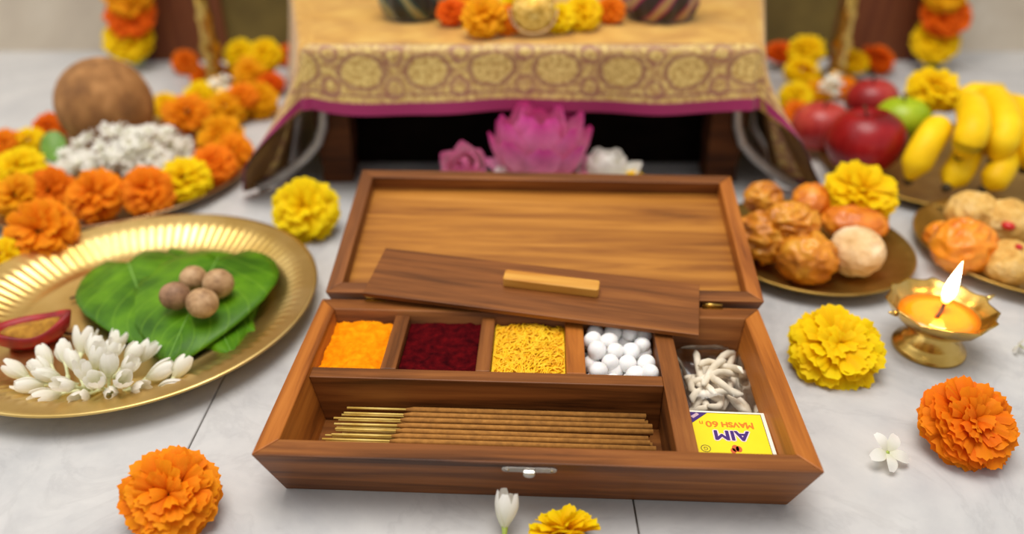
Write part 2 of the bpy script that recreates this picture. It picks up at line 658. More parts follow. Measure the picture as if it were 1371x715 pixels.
# incense sticks
BAM = plain('bamboo', [(.3, 'cfa648'), (.6, 'e6c76c'), (.8, 'f0d88a')], .5, 0, 80)
INC = plain('incense_paste', [(.3, '8f5e22'), (.55, 'a6702c'), (.75, 'b67e38')], .85, 0, 220, .12, .0003, 1500)
rng = random.Random(3)
stk = []
for row, (z, n, v0, v1) in enumerate(((8.7, 5, -50, -14), (13.2, 5, -49, -14), (17.7, 8, -52, -14), (22.2, 9, -55, -12))):
    for i in range(n):
        stk.append((v0 + (v1 - v0) * i / (n - 1) + rng.uniform(-.5, .5), z + rng.uniform(-.3, .3), row))
for v, z, row in stk:
    f = (v + 57) / 46
    x0 = -147 + 9 * f + rng.uniform(-4, 4)
    xm = -101 + 9 * f + rng.uniform(-2, 2) + (0 if row == 3 else rng.uniform(-3, 2))
    x1 = 80 + rng.uniform(-4, 3)
    s = thing('incense_stick', 'brown incense stick on a bare bamboo core in the long compartment', 'incense stick', bx(xm, v, z), (0, 0, R(-2.434) + rng.uniform(-.006, .006)), 'incense sticks in the box')
    mk('bamboo_core', *tube([((x0 - xm) / 1000, 0, 0), (.004, 0, 0)], .00085, 7), BAM, s)
    mk('coating', *tube([(0, 0, 0), (.006, 0, 0), ((x1 - xm) / 1000, 0, 0)], [.0011, .0021, .0021], 10), INC, s)

# matchbox, its print upside down to the viewer
mb = thing('matchbox', 'yellow matchbox with purple lettering beside the bag of wicks', 'matchbox', bx(131.5, -37, 9.5), (0, 0, R(-2.434) + R(-1)))
CARD = plain('white_card', [(.3, 'e9e2cf'), (.7, 'f4efe0')], .6)
YEL = plain('print_yellow', [(.3, 'f2d60a'), (.7, 'f7de14')], .5)
PUR = plain('print_purple', '3d1a6e', .5)
ORA = plain('print_orange', 'e07a10', .5)
PNK = plain('print_pale_pink', 'f2d2d6', .5)
BLK = plain('print_black', '2c2a20', .5)
RED = plain('print_red', 'cc5a2a', .5)
STRK = plain('striker', [(.3, '3b2a26'), (.7, '54403a')], .9)
MW, MD, MH = .0272, .0222, .0225
bevel(mk('sleeve', *cuboid(-MW, MW, -MD, MD, 0, MH), CARD, mb, False), .0006)
for s in (-1, 1):
    mk('striker_strip', *cuboid(-MW + .001, MW - .001, s * MD - .0001, s * MD + .0001, .003, MH - .003), STRK, mb, False)
lab = mk('printed_label', *cuboid(-MW + .0018, MW - .0028, -MD + .0012, MD - .0022, MH, MH + .00012), YEL, mb, False)
zl = MH + .00012


def frame(x0, x1, y0, y1, t, z0, z1):
    return join([cuboid(x0, x1, y0, y0 + t, z0, z1), cuboid(x0, x1, y1 - t, y1, z0, z1), cuboid(x0, x0 + t, y0, y1, z0, z1), cuboid(x1 - t, x1, y0, y1, z0, z1)])


mk('border_line', *frame(-MW + .0018, MW - .0028, -MD + .0012, MD - .0022, .00035, zl, zl + .0001), BLK, lab, False)


def text(name, body, size, loc, mat, rotz, parent, off=0.0, sx=1.0, depth_=.00004, shear=0):
    c = bpy.data.curves.new(name, 'FONT')
    c.body = body
    c.size = size
    c.align_x = 'CENTER'
    c.align_y = 'CENTER'
    c.extrude = depth_
    o = bpy.data.objects.new(name, c)
    COL.objects.link(o)
    dg = bpy.context.evaluated_depsgraph_get()
    me = bpy.data.meshes.new_from_object(o.evaluated_get(dg))
    bpy.data.objects.remove(o)
    me.materials.clear()
    me.materials.append(mat)
    if off:
        vs = [v.co.copy() for v in me.vertices]
        fs = [tuple(p.vertices) for p in me.polygons]
        me = mesh(name, *join([([v + Vector((off * math.cos(k * PI / 4), off * math.sin(k * PI / 4), k * 2e-6)) for v in vs], fs) for k in range(8)]), mat, False)
    o = put(name, me, parent, loc, (0, 0, rotz))
    o.scale = (sx, 1, 1)
    return o


text('lettering_outline', 'AIM', .0125, (.0005, -.0020, zl + .00012), PNK, PI, lab, .0012, 1.12)
text('lettering', 'AIM', .0125, (.0005, -.0020, zl + .00022), PUR, PI, lab, .00045, 1.12)
text('small_lettering', 'M', .0085, (.0145, .0084, zl + .0001), ORA, PI, lab, .0003, .85)
text('small_lettering', 'AVSH', .0068, (.0036, .0086, zl + .0001), ORA, PI, lab, .0003, 1.0)
text('small_lettering', '60', .0080, (-.0108, .0086, zl + .0001), ORA, PI, lab, .0002, 1.1)
text('small_lettering', 'n', .0060, (-.0180, .0092, zl + .0001), ORA, PI, lab, .0001, 1.0)
x0, y1 = -MW + .0020, MD - .0024
cf = mk('corner_flash', [(x0, y1, zl + .0002), (x0, y1 - .0120, zl + .0002), (x0 + .0130, y1, zl + .0002)], [(0, 1, 2)], PUR, lab, False)
text('flash_lettering', 'IIIIII', .0034, (x0 + .0040, y1 - .0036, zl + .0003), PNK, R(42), lab, .0001, 1.2)
mk('emblem_ring', *lathe([(.0028, zl), (.0028, zl + .0001), (.0033, zl + .0001), (.0033, zl)], 24), BLK, lab, False, (-.0185, -.0155, 0))
text('emblem_letter', 'G', .0042, (-.0185, -.0155, zl + .0001), BLK, PI, lab, 0)
mk('emblem_figure', *join([slab([(.0030 * math.cos(a * PI / 6) * k + dx, .0042 * math.sin(a * PI / 6) * k + dy, 0) for a in range(12)], zl, zl + .0001) for dx, dy, k in ((.001, -.0145, .8), (.0032, -.0150, .7), (-.0008, -.0168, .6))]), RED, lab, False)

# bag of cotton wicks
COT = plain('cotton', [(.3, 'e6d8c0'), (.6, 'f2e7d4'), (.8, 'f8f0e2')], .9, 0, 140, .3, .0005, 500)
rng = random.Random(21)
for k in range(22):
    cu, cv = rng.uniform(119, 147), rng.uniform(4, 52)
    a = rng.gauss(1.4, .8)
    L = rng.uniform(30, 55)
    z = 18 + (k % 5) * 3.6 + rng.uniform(0, 3)
    bend = rng.uniform(-1.6, 1.6)
    pts = []
    u_, v_ = cu - math.cos(a - bend / 2) * L / 2, cv - math.sin(a - bend / 2) * L / 2
    for i in range(9):
        pts.append(bx(min(max(u_, 113), 153), min(max(v_, -4), 56), min(z + 2.5 * math.sin(i * .9 + k), 37)))
        aa = a + bend * (i / 8 - .5) * 1.6
        u_ += math.cos(aa) * L / 8
        v_ += math.sin(aa) * L / 8
    o = mk('cotton_wick', *tube(pts, [.0012] + [.0027] * 7 + [.0012], 10), COT)
    tag(o, 'soft cream cotton wick inside the clear bag', 'wick', 'cotton wicks in the clear bag')


def bagmat():
    m = bpy.data.materials.new('clear_film')
    m.use_nodes = True
    nt = m.node_tree
    nt.nodes.clear()
    out = nt.nodes.new('ShaderNodeOutputMaterial')
    t = nt.nodes.new('ShaderNodeBsdfTransparent')
    t.inputs[0].default_value = (.97, .97, .96, 1)
    g = nt.nodes.new('ShaderNodeBsdfGlossy')
    g.inputs['Roughness'].default_value = .12
    fr = nt.nodes.new('ShaderNodeFresnel')
    fr.inputs['IOR'].default_value = 1.5
    ad = nt.nodes.new('ShaderNodeMath')
    ad.operation = 'MULTIPLY_ADD'
    ad.inputs[1].default_value = 1.0
    ad.inputs[2].default_value = .0
    nt.links.new(fr.outputs[0], ad.inputs[0])
    mx = nt.nodes.new('ShaderNodeMixShader')
    nt.links.new(ad.outputs[0], mx.inputs[0])
    nt.links.new(t.outputs[0], mx.inputs[1])
    nt.links.new(g.outputs[0], mx.inputs[2])
    nt.links.new(mx.outputs[0], out.inputs['Surface'])
    return m


FILM = bagmat()


def pillow(u0, u1, v0, v1, z, zh, n=26):
    vs, fs = [], []
    for side in (1, -1):
        for j in range(n + 1):
            for i in range(n + 1):
                a, b = i / n * 2 - 1, j / n * 2 - 1
                bul = max(0, (1 - abs(a) ** 2.6) * (1 - abs(b) ** 2.6)) ** .5
                cr = 1.6 * nz((a * 2.2, b * 2.2, side), 1.0, 4.4) + 1.0 * abs(nz((a * 1.1 + b, b - a * 2, 3), 2.0, 1.1))
                zz = z + side * zh * bul + cr * (.3 + bul * .7)
                vs.append(bx((u0 + u1) / 2 + a * (u1 - u0) / 2, (v0 + v1) / 2 + b * (v1 - v0) / 2 + 1.2 * nz((a, side, b), 2), zz))
    m = (n + 1) ** 2
    for s in range(2):
        for j in range(n):
            for i in range(n):
                k = s * m + j * (n + 1) + i
                q = (k, k + 1, k + n + 2, k + n + 1)
                fs.append(q if s == 0 else q[::-1])
    return vs, fs


o = mk('plastic_bag', *pillow(107, 158, -11, 64, 26.5, 15), FILM)
tag(o, 'clear crinkled plastic bag of cotton wicks in the box', 'bag')

# ---------------------------------------------------------------- marigolds


def petal(nw, nl, L, wd, curl, ph, ruff=1.0):
    vs, fs, tip = [], [], []
    for j in range(nl + 1):
        t = j / nl
        ww = wd * (.30 + .70 * t ** .75) * (1 if t < .95 else .92)
        for i in range(nw + 1):
            s = i / nw * 2 - 1
            y = t * L - .16 * L * s * s * t + .05 * L * math.sin(s * 8 + ph) * t ** 3 * ruff
            z = curl * L * t * t + .18 * wd * (1 - s * s) * (1 - t) + (.13 * math.sin(s * 6.5 + ph * 2) + .06 * math.sin(s * 13 + ph)) * wd * t ** 1.5 * ruff
            vs.append(Vector((s * ww, y, z)))
            tip.append(t)
    for j in range(nl):
        for i in range(nw):
            k = j * (nw + 1) + i
            fs.append((k, k + 1, k + nw + 2, k + nw + 1))
    return vs, fs, tip


def settip(me, tip):
    at = me.attributes.new('tip', 'FLOAT', 'POINT')
    at.data.foreach_set('value', tip)


def petal_frames(N, rng, thmax=1.85, flat=.78, dish=.25, wide=1.0):
    """unit-radius pompon: list of (matrix, which)"""
    out = []
    for k in range(N):
        fr = (k + .5) / N
        th = thmax * fr ** .58 + rng.gauss(0, .05)
        ph = k * 2.39996 + rng.gauss(0, .12)
        d = Vector((math.sin(th) * math.cos(ph), math.sin(th) * math.sin(ph), math.cos(th)))
        polar = Vector((math.cos(th) * math.cos(ph), math.cos(th) * math.sin(ph), -math.sin(th)))
        y = (d + polar * rng.gauss(.05, .10)).normalized()
        z = -polar
        x = y.cross(z).normalized()
        z = x.cross(y)
        roll = rng.gauss(0, .28)
        x, z = x * math.cos(roll) + z * math.sin(roll), z * math.cos(roll) - x * math.sin(roll)
        tiplen = 1.0 - dish * math.exp(-(th / .55) ** 2) + rng.gauss(0, .035)
        b = .30
        sc = (tiplen - b)
        wsc = (.55 + .55 * fr) * wide
        M = Matrix(((x.x * wsc, y.x * sc, z.x * .8, d.x * b), (x.y * wsc, y.y * sc, z.y * .8, d.y * b), (x.z * wsc, y.z * sc, z.z * .8, d.z * b), (0, 0, 0, 1)))
        M = Matrix.Diagonal((1, 1, flat, 1)) @ M
        out.append((M, k % 4))
    return out


CAL = lathe([(.00001, -.02), (.30, -.05), (.36, -.25), (.30, -.52), (.16, -.66), (.10, -.80), (.00001, -.82)], 14)
calyx_me = mesh('calyx', *CAL, GREEN)
# shared petals for the close flowers, joined heads for the others
PET = {}
for c in ('yellow', 'orange', 'deep'):
    PET[c] = []
    for q in range(4):
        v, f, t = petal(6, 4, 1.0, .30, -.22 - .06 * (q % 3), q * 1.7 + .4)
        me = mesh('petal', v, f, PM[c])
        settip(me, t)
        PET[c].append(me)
HEAD = {}


def head(c, variant, N=85):
    if (c, variant) in HEAD:
        return HEAD[(c, variant)]
    rng = random.Random(variant * 7 + len(c))
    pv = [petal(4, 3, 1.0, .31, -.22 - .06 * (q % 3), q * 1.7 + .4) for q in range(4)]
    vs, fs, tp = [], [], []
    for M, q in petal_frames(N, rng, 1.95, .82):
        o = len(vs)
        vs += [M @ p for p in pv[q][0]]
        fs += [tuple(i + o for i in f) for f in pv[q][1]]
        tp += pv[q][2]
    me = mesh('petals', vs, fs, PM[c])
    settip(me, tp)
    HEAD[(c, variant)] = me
    return me


CNT = [0]


def tilt(ax, ay, az):
    return Matrix.Rotation(az, 4, 'Z') @ Matrix.Rotation(ax, 4, 'X') @ Matrix.Rotation(ay, 4, 'Y')


def marigold_at(P, r, c, label, group=None, tx=.5, ty=0.0, parent=None, detail=False, N=120, flat=.78, dish=.25, wide=1.0, thmax=1.85):
    CNT[0] += 1
    k = CNT[0]
    rot = Matrix.Rotation(ty, 4, 'Y') @ Matrix.Rotation(tx, 4, 'X') @ Matrix.Rotation(k * 1.3, 4, 'Z')
    Mx = Matrix.Translation(P) @ rot @ Matrix.Scale(r, 4)
    if parent is None:
        t = thing('marigold', label, 'flower', group=group)
        t.matrix_world = Mx
    else:
        t = None
    if parent is not None:
        h = put('flower_head', head(c, k % 3), parent)
        h.matrix_local = Mx
        return h
    if detail:
        rng = random.Random(k + 40)
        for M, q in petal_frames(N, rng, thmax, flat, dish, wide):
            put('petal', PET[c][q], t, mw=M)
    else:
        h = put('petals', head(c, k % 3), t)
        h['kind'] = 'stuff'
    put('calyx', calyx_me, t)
    return t


def marigold(x, y, wpx, c, label, group=None, zs=0.0, k=.66, **kw):
    P, r = rest(x, y, wpx, zs, k)
    return marigold_at(P, r, c, label, group, **kw)


marigold(230, 662, 126, 'orange', 'large ruffled orange marigold on the marble beside the box, clear of the plates', None, tx=.55, ty=.1, detail=True, N=135, k=.72)
marigold(1118, 466, 124, 'yellow', 'large open yellow marigold on the marble between box and oil lamp', None, tx=.45, detail=True, N=120, flat=.62, dish=.42, k=.5)
marigold(1297, 567, 124, 'deep', 'large ruffled deep orange marigold on the marble in front of the oil lamp', None, tx=.5, ty=.15, detail=True, N=135, dish=.35, k=.68)
marigold(757, 722, 104, 'yellow', 'yellow marigold on the marble in front of the box latch', None, tx=-.5, detail=True, N=70, flat=.9, dish=.1, wide=1.25, k=.55)
marigold(409, 281, 90, 'yellow', 'round yellow marigold between the brass plate and the open lid', None, tx=.75, k=.78)
marigold(55, 310, 92, 'orange', 'orange marigold leaning on the rim of the leaf plate', None, tx=.8, k=.9)
marigold(2, 345, 60, 'yellow', 'yellow marigold resting behind the leaf plate, beside an orange one', None, tx=.6, k=.8)

# ---------------------------------------------------------------- jasmine
tubeJ = mesh('stem_tube', *lathe([(.00001, -1.05), (.10, -1.03), (.12, -.8), (.075, -.75), (.085, -.2), (.13, .05), (.00001, .08)], 10), plain('jasmine_tube', [(.3, 'c9d08e'), (.6, 'e4e5bd'), (.8, 'eeeed2')], .5))
tubeG = mesh('stem_tube', *lathe([(.00001, -1.05), (.11, -1.03), (.13, -.8), (.10, -.6), (.10, -.2), (.13, .05), (.00001, .08)], 10), plain('jasmine_green', [(.3, '8fa53c'), (.7, 'b3c25a')], .5))


def jpetal(open_, L=1.0, wd=.30):
    vs, fs, tp = [], [], []
    nw, nl = 4, 7
    for j in range(nl + 1):
        t = j / nl
        ww = wd * math.sin(PI * min(.98, .10 + .80 * t)) ** .8
        if open_ < .5:
            rad = .08 + .27 * math.sin(PI * min(1, t * .90)) + open_ * .75 * t * t
            hy = t * L * 1.3
        else:
            rad = .09 + t * L * .95
            hy = .18 * math.sin(PI * t) + .05
        for i in range(nw + 1):
            s = i / nw * 2 - 1
            vs.append(Vector((s * ww, rad - .22 * ww * s * s * (2.0 if open_ < .5 else -.8), hy)))
            tp.append(t)
    for j in range(nl):
        for i in range(nw):
            k = j * (nw + 1) + i
            fs.append((k, k + 1, k + nw + 2, k + nw + 1))
    me = mesh('petal', vs, fs, PM['white'])
    settip(me, tp)
    return me


JP = [jpetal(.08), jpetal(.25), jpetal(.48), jpetal(1.0, 1.15, .34)]


def jasmine(P, size, direction, openi, label, group=None, np_=5, green=False, seed=0):
    rng = random.Random(seed)
    t = thing('jasmine_flower', label, 'flower', group=group)
    q = Vector(direction).to_track_quat('Z', 'Y').to_matrix().to_4x4()
    t.matrix_world = Matrix.Translation(P) @ q @ Matrix.Rotation(rng.uniform(0, 6), 4, 'Z') @ Matrix.Scale(size, 4)
    put('stem_tube', tubeG if green else tubeJ, t)
    for k in range(np_):
        M = Matrix.Rotation(2 * PI * k / np_ + rng.uniform(-.12, .12), 4, 'Z') @ Matrix.Rotation(rng.uniform(-.10, .10), 4, 'X') @ Matrix.Diagonal((rng.uniform(.92, 1.15), rng.uniform(.9, 1.1), rng.uniform(.9, 1.08), 1))
        put('petal', JP[openi], t, mw=M)
    return t


P = G(1188, 606, .009)
jasmine(P, .0128, (.25, -.45, .85), 3, 'open white jasmine with green stalk lying beside the deep orange marigold', None, 5, True, 3)
P = G(676, 706, .011)
jasmine(P, .0165, (.05, .5, .75), 1, 'white jasmine bud on the marble in front of the box, beside a yellow marigold', None, 5, True, 5)
P = G(1366, 463, .006)
jasmine(P, .009, (-.6, .5, .3), 3, 'tiny white jasmine on bare marble to the side of the oil lamp', None, 4, False, 8)

# ---------------------------------------------------------------- big brass leaf plate
PC = Vector((-.335, .583, 0))


def flute(i, a, r, z):
    if 6 <= i <= 9:
        r += .0016 * math.cos(a * 96) * (1 if i in (7, 8) else .45)
    return r, z


tp = thing('brass_plate', 'large fluted brass plate holding betel leaves, nuts and jasmine', 'plate', PC)
mk('dish', *lathe([(.00001, .0035), (.05, .0035), (.098, .0035), (.1005, .0046), (.103, .0036), (.112, .0045), (.118, .0065), (.1275, .0115), (.1365, .0165), (.141, .0188), (.147, .0200), (.1545, .0215), (.1575, .0222), (.1592, .0214), (.1585, .0200), (.150, .0180), (.140, .0158), (.124, .0065), (.110, .0008), (.00001, .0)], 480, flute), BRASSP, tp)
zf = .0037


# betel leaves
def leafmat():
    m, nt, b = newmat('betel_leaf')
    uv = nt.nodes.new('ShaderNodeUVMap')
    sx = nt.nodes.new('ShaderNodeSeparateXYZ')
    nt.links.new(uv.outputs[0], sx.inputs[0])
    # veins run from the midrib towards the tip
    ab = nd(nt, 'ShaderNodeMath', operation='ABSOLUTE')
    nt.links.new(sx.outputs['X'], ab.inputs[0])
    ma = nd(nt, 'ShaderNodeMath', operation='MULTIPLY_ADD')
    ma.inputs[1].default_value = -.42
    nt.links.new(ab.outputs[0], ma.inputs[0])
    nt.links.new(sx.outputs['Y'], ma.inputs[2])
    ml = nd(nt, 'ShaderNodeMath', operation='MULTIPLY')
    ml.inputs[1].default_value = 44
    nt.links.new(ma.outputs[0], ml.inputs[0])
    sn = nd(nt, 'ShaderNodeMath', operation='SINE')
    nt.links.new(ml.outputs[0], sn.inputs[0])
    vr = ramp(nt, [(.86, (0, 0, 0, 1)), (1, (1, 1, 1, 1))])
    nt.links.new(sn.outputs[0], vr.inputs[0])
    v = objvec(nt)
    n = noisetex(nt, 30, 4, v)
    r = ramp(nt, [(.3, '2a5500'), (.5, '437202'), (.7, '5c8c06')])
    nt.links.new(n.outputs['Fac'], r.inputs[0])
    mx = nd(nt, 'ShaderNodeMixRGB')
    nt.links.new(vr.outputs[0], mx.inputs[0])
    nt.links.new(r.outputs[0], mx.inputs[1])
    mx.inputs[2].default_value = srgb('6f9c20')
    m2 = nd(nt, 'ShaderNodeMath', operation='MULTIPLY')
    m2.inputs[1].default_value = .35
    nt.links.new(vr.outputs[0], m2.inputs[0])
    nt.links.new(m2.outputs[0], mx.inputs[0])
    nt.links.new(mx.outputs[0], b.inputs['Base Color'])
    b.inputs['Roughness'].default_value = .45
    b.inputs['Specular IOR Level'].default_value = .3
    bumpit(nt, b, vr.outputs[0], .25, .0006)
    return m


LEAF = leafmat()
RIB = plain('leaf_rib', [(.3, '5d9030'), (.7, '79a846')], .45)


def leaf(tip_px, base_px, z, wratio, label, droop=.0, fold=.10, seed=1):
    T, B = G(*tip_px, z), G(*base_px, z)
    L = (T - B).length
    ang = math.atan2(T.y - B.y, T.x - B.x) - PI / 2
    nu, nv = 16, 22
    vs, fs, uvs = [], [], []

    def surf(u, v):
        tab = ((0, .34), (.05, .62), (.12, .82), (.25, .98), (.35, 1), (.5, .91), (.65, .70), (.78, .46), (.88, .25), (.95, .11), (1, .01))
        for (a0, w0), (a1, w1) in zip(tab, tab[1:]):
            if v <= a1:
                break
        ww = wratio * L * .5 * (w0 + (w1 - w0) * (v - a0) / (a1 - a0))
        y = v * L - .17 * L * (abs(u) ** 1.3) * math.exp(-v * 3.4)
        zz = fold * L * .35 * abs(u) * ww / (L * .5) + .012 * L * math.sin(u * 5 + seed) * abs(u) - droop * L * v ** 3 + .012 * L * math.sin(v * 7 + seed * 2) * u
        zz = zz - .05 * L * abs(u) ** 3
        return Vector((u * ww, y, zz))
    for j in range(nv + 1):
        for i in range(nu + 1):
            u, v = i / nu * 2 - 1, j / nv
            vs.append(surf(u, v))
            uvs.append((u, v))
    for j in range(nv):
        for i in range(nu):
            k = j * (nu + 1) + i
            fs.append((k, k + 1, k + nu + 2, k + nu + 1))
    t = thing('betel_leaf', label, 'leaf', B, (0, 0, ang), 'betel leaves on the brass plate')
    o = mk('blade', vs, fs, LEAF, t)
    ul = o.data.uv_layers.new(name='UVMap')
    for lo in o.data.loops:
        ul.data[lo.index].uv = uvs[lo.vertex_index]
    sm = o.modifiers.new('thick', 'SOLIDIFY')
    sm.thickness = .0006
    mk('midrib', *tube([surf(0, v / 12) + Vector((0, 0, .0002)) for v in range(13)], [.0011 - .0008 * v / 12 for v in range(13)], 6), RIB, t)
    return t


leaf((346, 448), (236, 372), .006, .60, 'betel leaf tucked lowest, its pointed tip aimed at the box', .0, .05, 3)
leaf((312, 475), (252, 352), .009, .70, 'betel leaf under the nut-bearing leaf, its rolled tip beside that leaf', .01, .06, 5)
leaf((240, 455), (214, 346), .012, .55, 'betel leaf sandwiched behind the nuts, only its rounded lobe showing', .0, .05, 6)
leaf((213, 466), (172, 352), .016, .64, 'rounded betel leaf lying to one side of the nuts, overlapped by another', .03, .16, 2)
leaf((219, 479), (292, 346), .021, .84, 'top betel leaf carrying the four nuts', .05, .12, 1)
NUT = plain('areca_nut', [(.3, '86623f'), (.5, 'b08a60'), (.7, 'c8a47a')], .6, 0, 120, .4, .0006, 300)
NUTD = plain('areca_nut_dark', [(.3, '684732'), (.5, '8f6a4c'), (.7, 'a98260')], .6, 0, 120, .4, .0006, 300)
for x, y, wd, mt, lb, sq in ((235, 396, 40, NUTD, 'dark brown areca nut with ridged skin on the betel leaf', .95), (259, 373, 36, NUT, 'pale brown areca nut closest to the leaf base, touching two others', .95),
                             (292, 380, 40, NUT, 'tan areca nut farthest towards the box on the betel leaf', 1.0), (271, 406, 42, NUT, 'oval light brown areca nut closest to the leaf tip', .92)):
    P, r = rest(x, y, wd, .0235, .95)
    s = rng.uniform(0, 9)
    o = mk('areca_nut', *sphere(28, 18, lambda d: Vector((d.x, d.y, d.z * sq)) * r * (1 + .035 * nz(d, 2.2, s) + .012 * nz(d, 9, s) + .05 * max(0, d.x) ** 3)), mt, None, True, P, (rng.uniform(-.3, .3), rng.uniform(-.3, .3), rng.uniform(0, 6)))
    tag(o, lb, 'nut', 'areca nuts on the betel leaves')
# jasmine heap on the plate
rng = random.Random(17)
spots = [(37, 505, 1, (-.8, .2, .4)), (68, 490, 1, (-.6, .6, .4)), (108, 474, 2, (-.1, .9, .45)), (150, 472, 2, (.1, .9, .5)), (184, 486, 2, (.5, .6, .5)),
         (128, 495, 1, (.2, .3, .7)), (82, 508, 0, (-.6, -.2, .5)), (104, 498, 1, (-.4, .5, .6)), (164, 502, 1, (.5, .2, .6)), (88, 486, 1, (-.4, .8, .4)),
         (82, 527, 1, (-.5, -.6, .3)), (118, 528, 1, (-.1, -.8, .4)), (150, 524, 0, (.3, -.7, .4)), (178, 522, 1, (.7, -.4, .4)), (212, 520, 0, (.9, -.1, .2)),
         (60, 515, 0, (-.7, -.4, .3)), (140, 488, 2, (.3, .6, .6)), (196, 508, 1, (.7, .3, .3)), (100, 518, 1, (-.3, -.5, .6)), (134, 516, 1, (.2, -.5, .7)),
         (160, 514, 1, (.5, -.3, .6)), (118, 510, 1, (0, 0, 1)), (146, 504, 0, (.2, .1, .9)), (70, 504, 1, (-.6, .1, .6)), (124, 484, 1, (0, .7, .6)), (168, 486, 1, (.4, .7, .4))]
for i, (x, y, op, d) in enumerate(spots):
    mid_ = 85 < x < 172 and 482 < y < 520
    jasmine(G(x, y, .011 + (.008 if mid_ else 0)), .0145 * rng.uniform(.95, 1.15), d, op, 'white jasmine bud heaped on the brass plate in front of the leaves', 'jasmine buds on the brass plate', 5, False, i)
jasmine(G(232, 506, .010), .0150, (.4, .75, .45), 1, 'single white jasmine bud apart from the heap, below the leaf tip', None, 5, False, 77)
# red petal cup with ochre paste
rc = thing('petal_cup', 'crimson boat-shaped cup of ochre paste on the brass plate', 'cup', G(46, 462, zf) + Vector((0, .004, 0)), (0, 0, .45))
CUPR = plain('crimson_cup', [(.3, '6d0509'), (.55, '960c12'), (.75, 'b0141b')], .5, 0, 60)
PASTE = plain('ochre_paste', [(.3, '8a5a14'), (.55, 'ad7a1e'), (.75, 'c08f30')], .85, 0, 140, .4, .001, 300)


def boat(i, a, r, z):
    k = 1 + .22 * abs(math.cos(a)) ** 3
    return r * k, z * (1 + .16 * math.cos(2 * a) + .06 * math.cos(3 * a + 1)) if i not in (0,) else z


vs, fs = lathe([(.00001, .0), (.016, .001), (.023, .008), (.0265, .019), (.0245, .0195), (.019, .016), (.017, .012), (.00001, .011)], 40, boat)
mk('shell', [(v[0] * 1.0, v[1] * .68, v[2]) for v in vs], fs, CUPR, rc)
vs, fs = lathe([(.00001, .0178), (.010, .0172), (.018, .0158), (.0198, .012)], 32, boat)
mk('paste', [(v[0] * 1.0, v[1] * .68, v[2] + .0006 * nz(v, 300)) for v in vs], fs, PASTE, rc)
DARKB = plain('dried_clove', [(.3, '2c1a12'), (.7, '5a3b28')], .7)
bead = mk('red_bead', *sphere(14, 10, lambda d: d * .0042), plain('bead_red', '9c241c', .5), None, True, G(85, 424, .012))
tag(bead, 'small dull red bead beside the crimson cup', 'bead')
for k, (x, y, a, lb) in enumerate(((108, 396, .6, 'dried brown clove lying between betel leaf and plate rim'), (96, 448, -.3, 'dark dried clove between the crimson cup and the leaves'))):
    o = thing('clove', lb, 'spice', G(x, y, zf + .003), (0, 0, a))
    mk('stalk', *tube([(-.009, 0, 0), (0, 0, .0006), (.007, 0, .0012)], [.0011, .0014, .0022], 8), DARKB, o)
    mk('bud', *sphere(10, 8, lambda d: d * .0026), plain('clove_bud', 'd8c8a0', .4) if k == 0 else DARKB, o, True, (.0088, 0, .0016))

# ---------------------------------------------------------------- oil lamp
LC = G(1242, 466)
dl = thing('oil_lamp', 'lit brass oil lamp with pointed bowl rim on a round foot', 'oil lamp', LC, (0, 0, .25))
mk('foot', *lathe([(.00001, .0), (.0285, .0), (.0292, .0022), (.0282, .0045), (.0245, .0062), (.0232, .0085), (.0215, .0098), (.0165, .0135), (.0135, .0185), (.0128, .021), (.00001, .022)], 64), BRASS, dl)


def star(i, a, r, z):
    if 2 <= i <= 8:
        c = max(0, math.cos(3 * a)) ** 14 + max(0, -math.cos(3 * a)) ** 14
        g = {2: .25, 3: .55, 4: .9, 5: 1.0, 6: .9, 7: .4, 8: .15}[i]
        poly = math.cos(PI / 6) / math.cos((a + PI / 6) % (PI / 3) - PI / 6)
        r = r * (1 - .8 * g * (1 - poly)) + .0035 * c * g
        z += .0016 * c * g
    return r, z


mk('bowl', *lathe([(.00001, .0195), (.013, .0200), (.0255, .0245), (.0365, .0335), (.0425, .0420), (.0437, .0437), (.0415, .0435), (.0340, .0365), (.0290, .0330), (.00001, .031)], 144, star), BRASS, dl)
for a in (PI, 0):
    q = Vector((math.cos(a), math.sin(a), 0))
    mk('spout_tip', *tube([q * .0430 + Vector((0, 0, .0425)), q * .0475 + Vector((0, 0, .0440)), q * .0510 + Vector((0, 0, .0452))], [.0026, .0018, .0006], 8), BRASS, dl)
OIL, nt, b = newmat('ghee')
b.inputs['Base Color'].default_value = srgb('e88a10')
b.inputs['Roughness'].default_value = .12
b.inputs['Coat Weight'].default_value = .5
b.inputs['Subsurface Weight'].default_value = .3
b.inputs['Subsurface Radius'].default_value = (.01, .006, .002)
mk('oil', *lathe([(.00001, .0349), (.02, .0349), (.0310, .0349), (.0305, .0335), (.00001, .033)], 48), OIL, dl)
FP = Vector((.006, .004, .0349))
mk('wick', *tube([FP + Vector((-.012, -.008, 0)), FP + Vector((-.004, -.003, .0012)), FP + Vector((0, 0, .006)), FP + Vector((.0003, .0002, .009))], [.0016, .0016, .0014, .0009], 8), plain('wick_burnt', [(.3, '2b1712'), (.7, '6b4a3a')], .8), dl)
FLM = bpy.data.materials.new('flame')
FLM.use_nodes = True
nt = FLM.node_tree
nt.nodes.clear()
out = nt.nodes.new('ShaderNodeOutputMaterial')
em = nt.nodes.new('ShaderNodeEmission')
tc = nt.nodes.new('ShaderNodeTexCoord')
sx = nt.nodes.new('ShaderNodeSeparateXYZ')
nt.links.new(tc.outputs['Generated'], sx.inputs[0])
r = ramp(nt, [(0, 'f08a20'), (.18, 'ffcf70'), (.5, 'fff3cf'), (1, 'ffe9b0')])
nt.links.new(sx.outputs['Z'], r.inputs[0])
nt.links.new(r.outputs[0], em.inputs[0])
em.inputs[1].default_value = 9
nt.links.new(em.outputs[0], out.inputs[0])
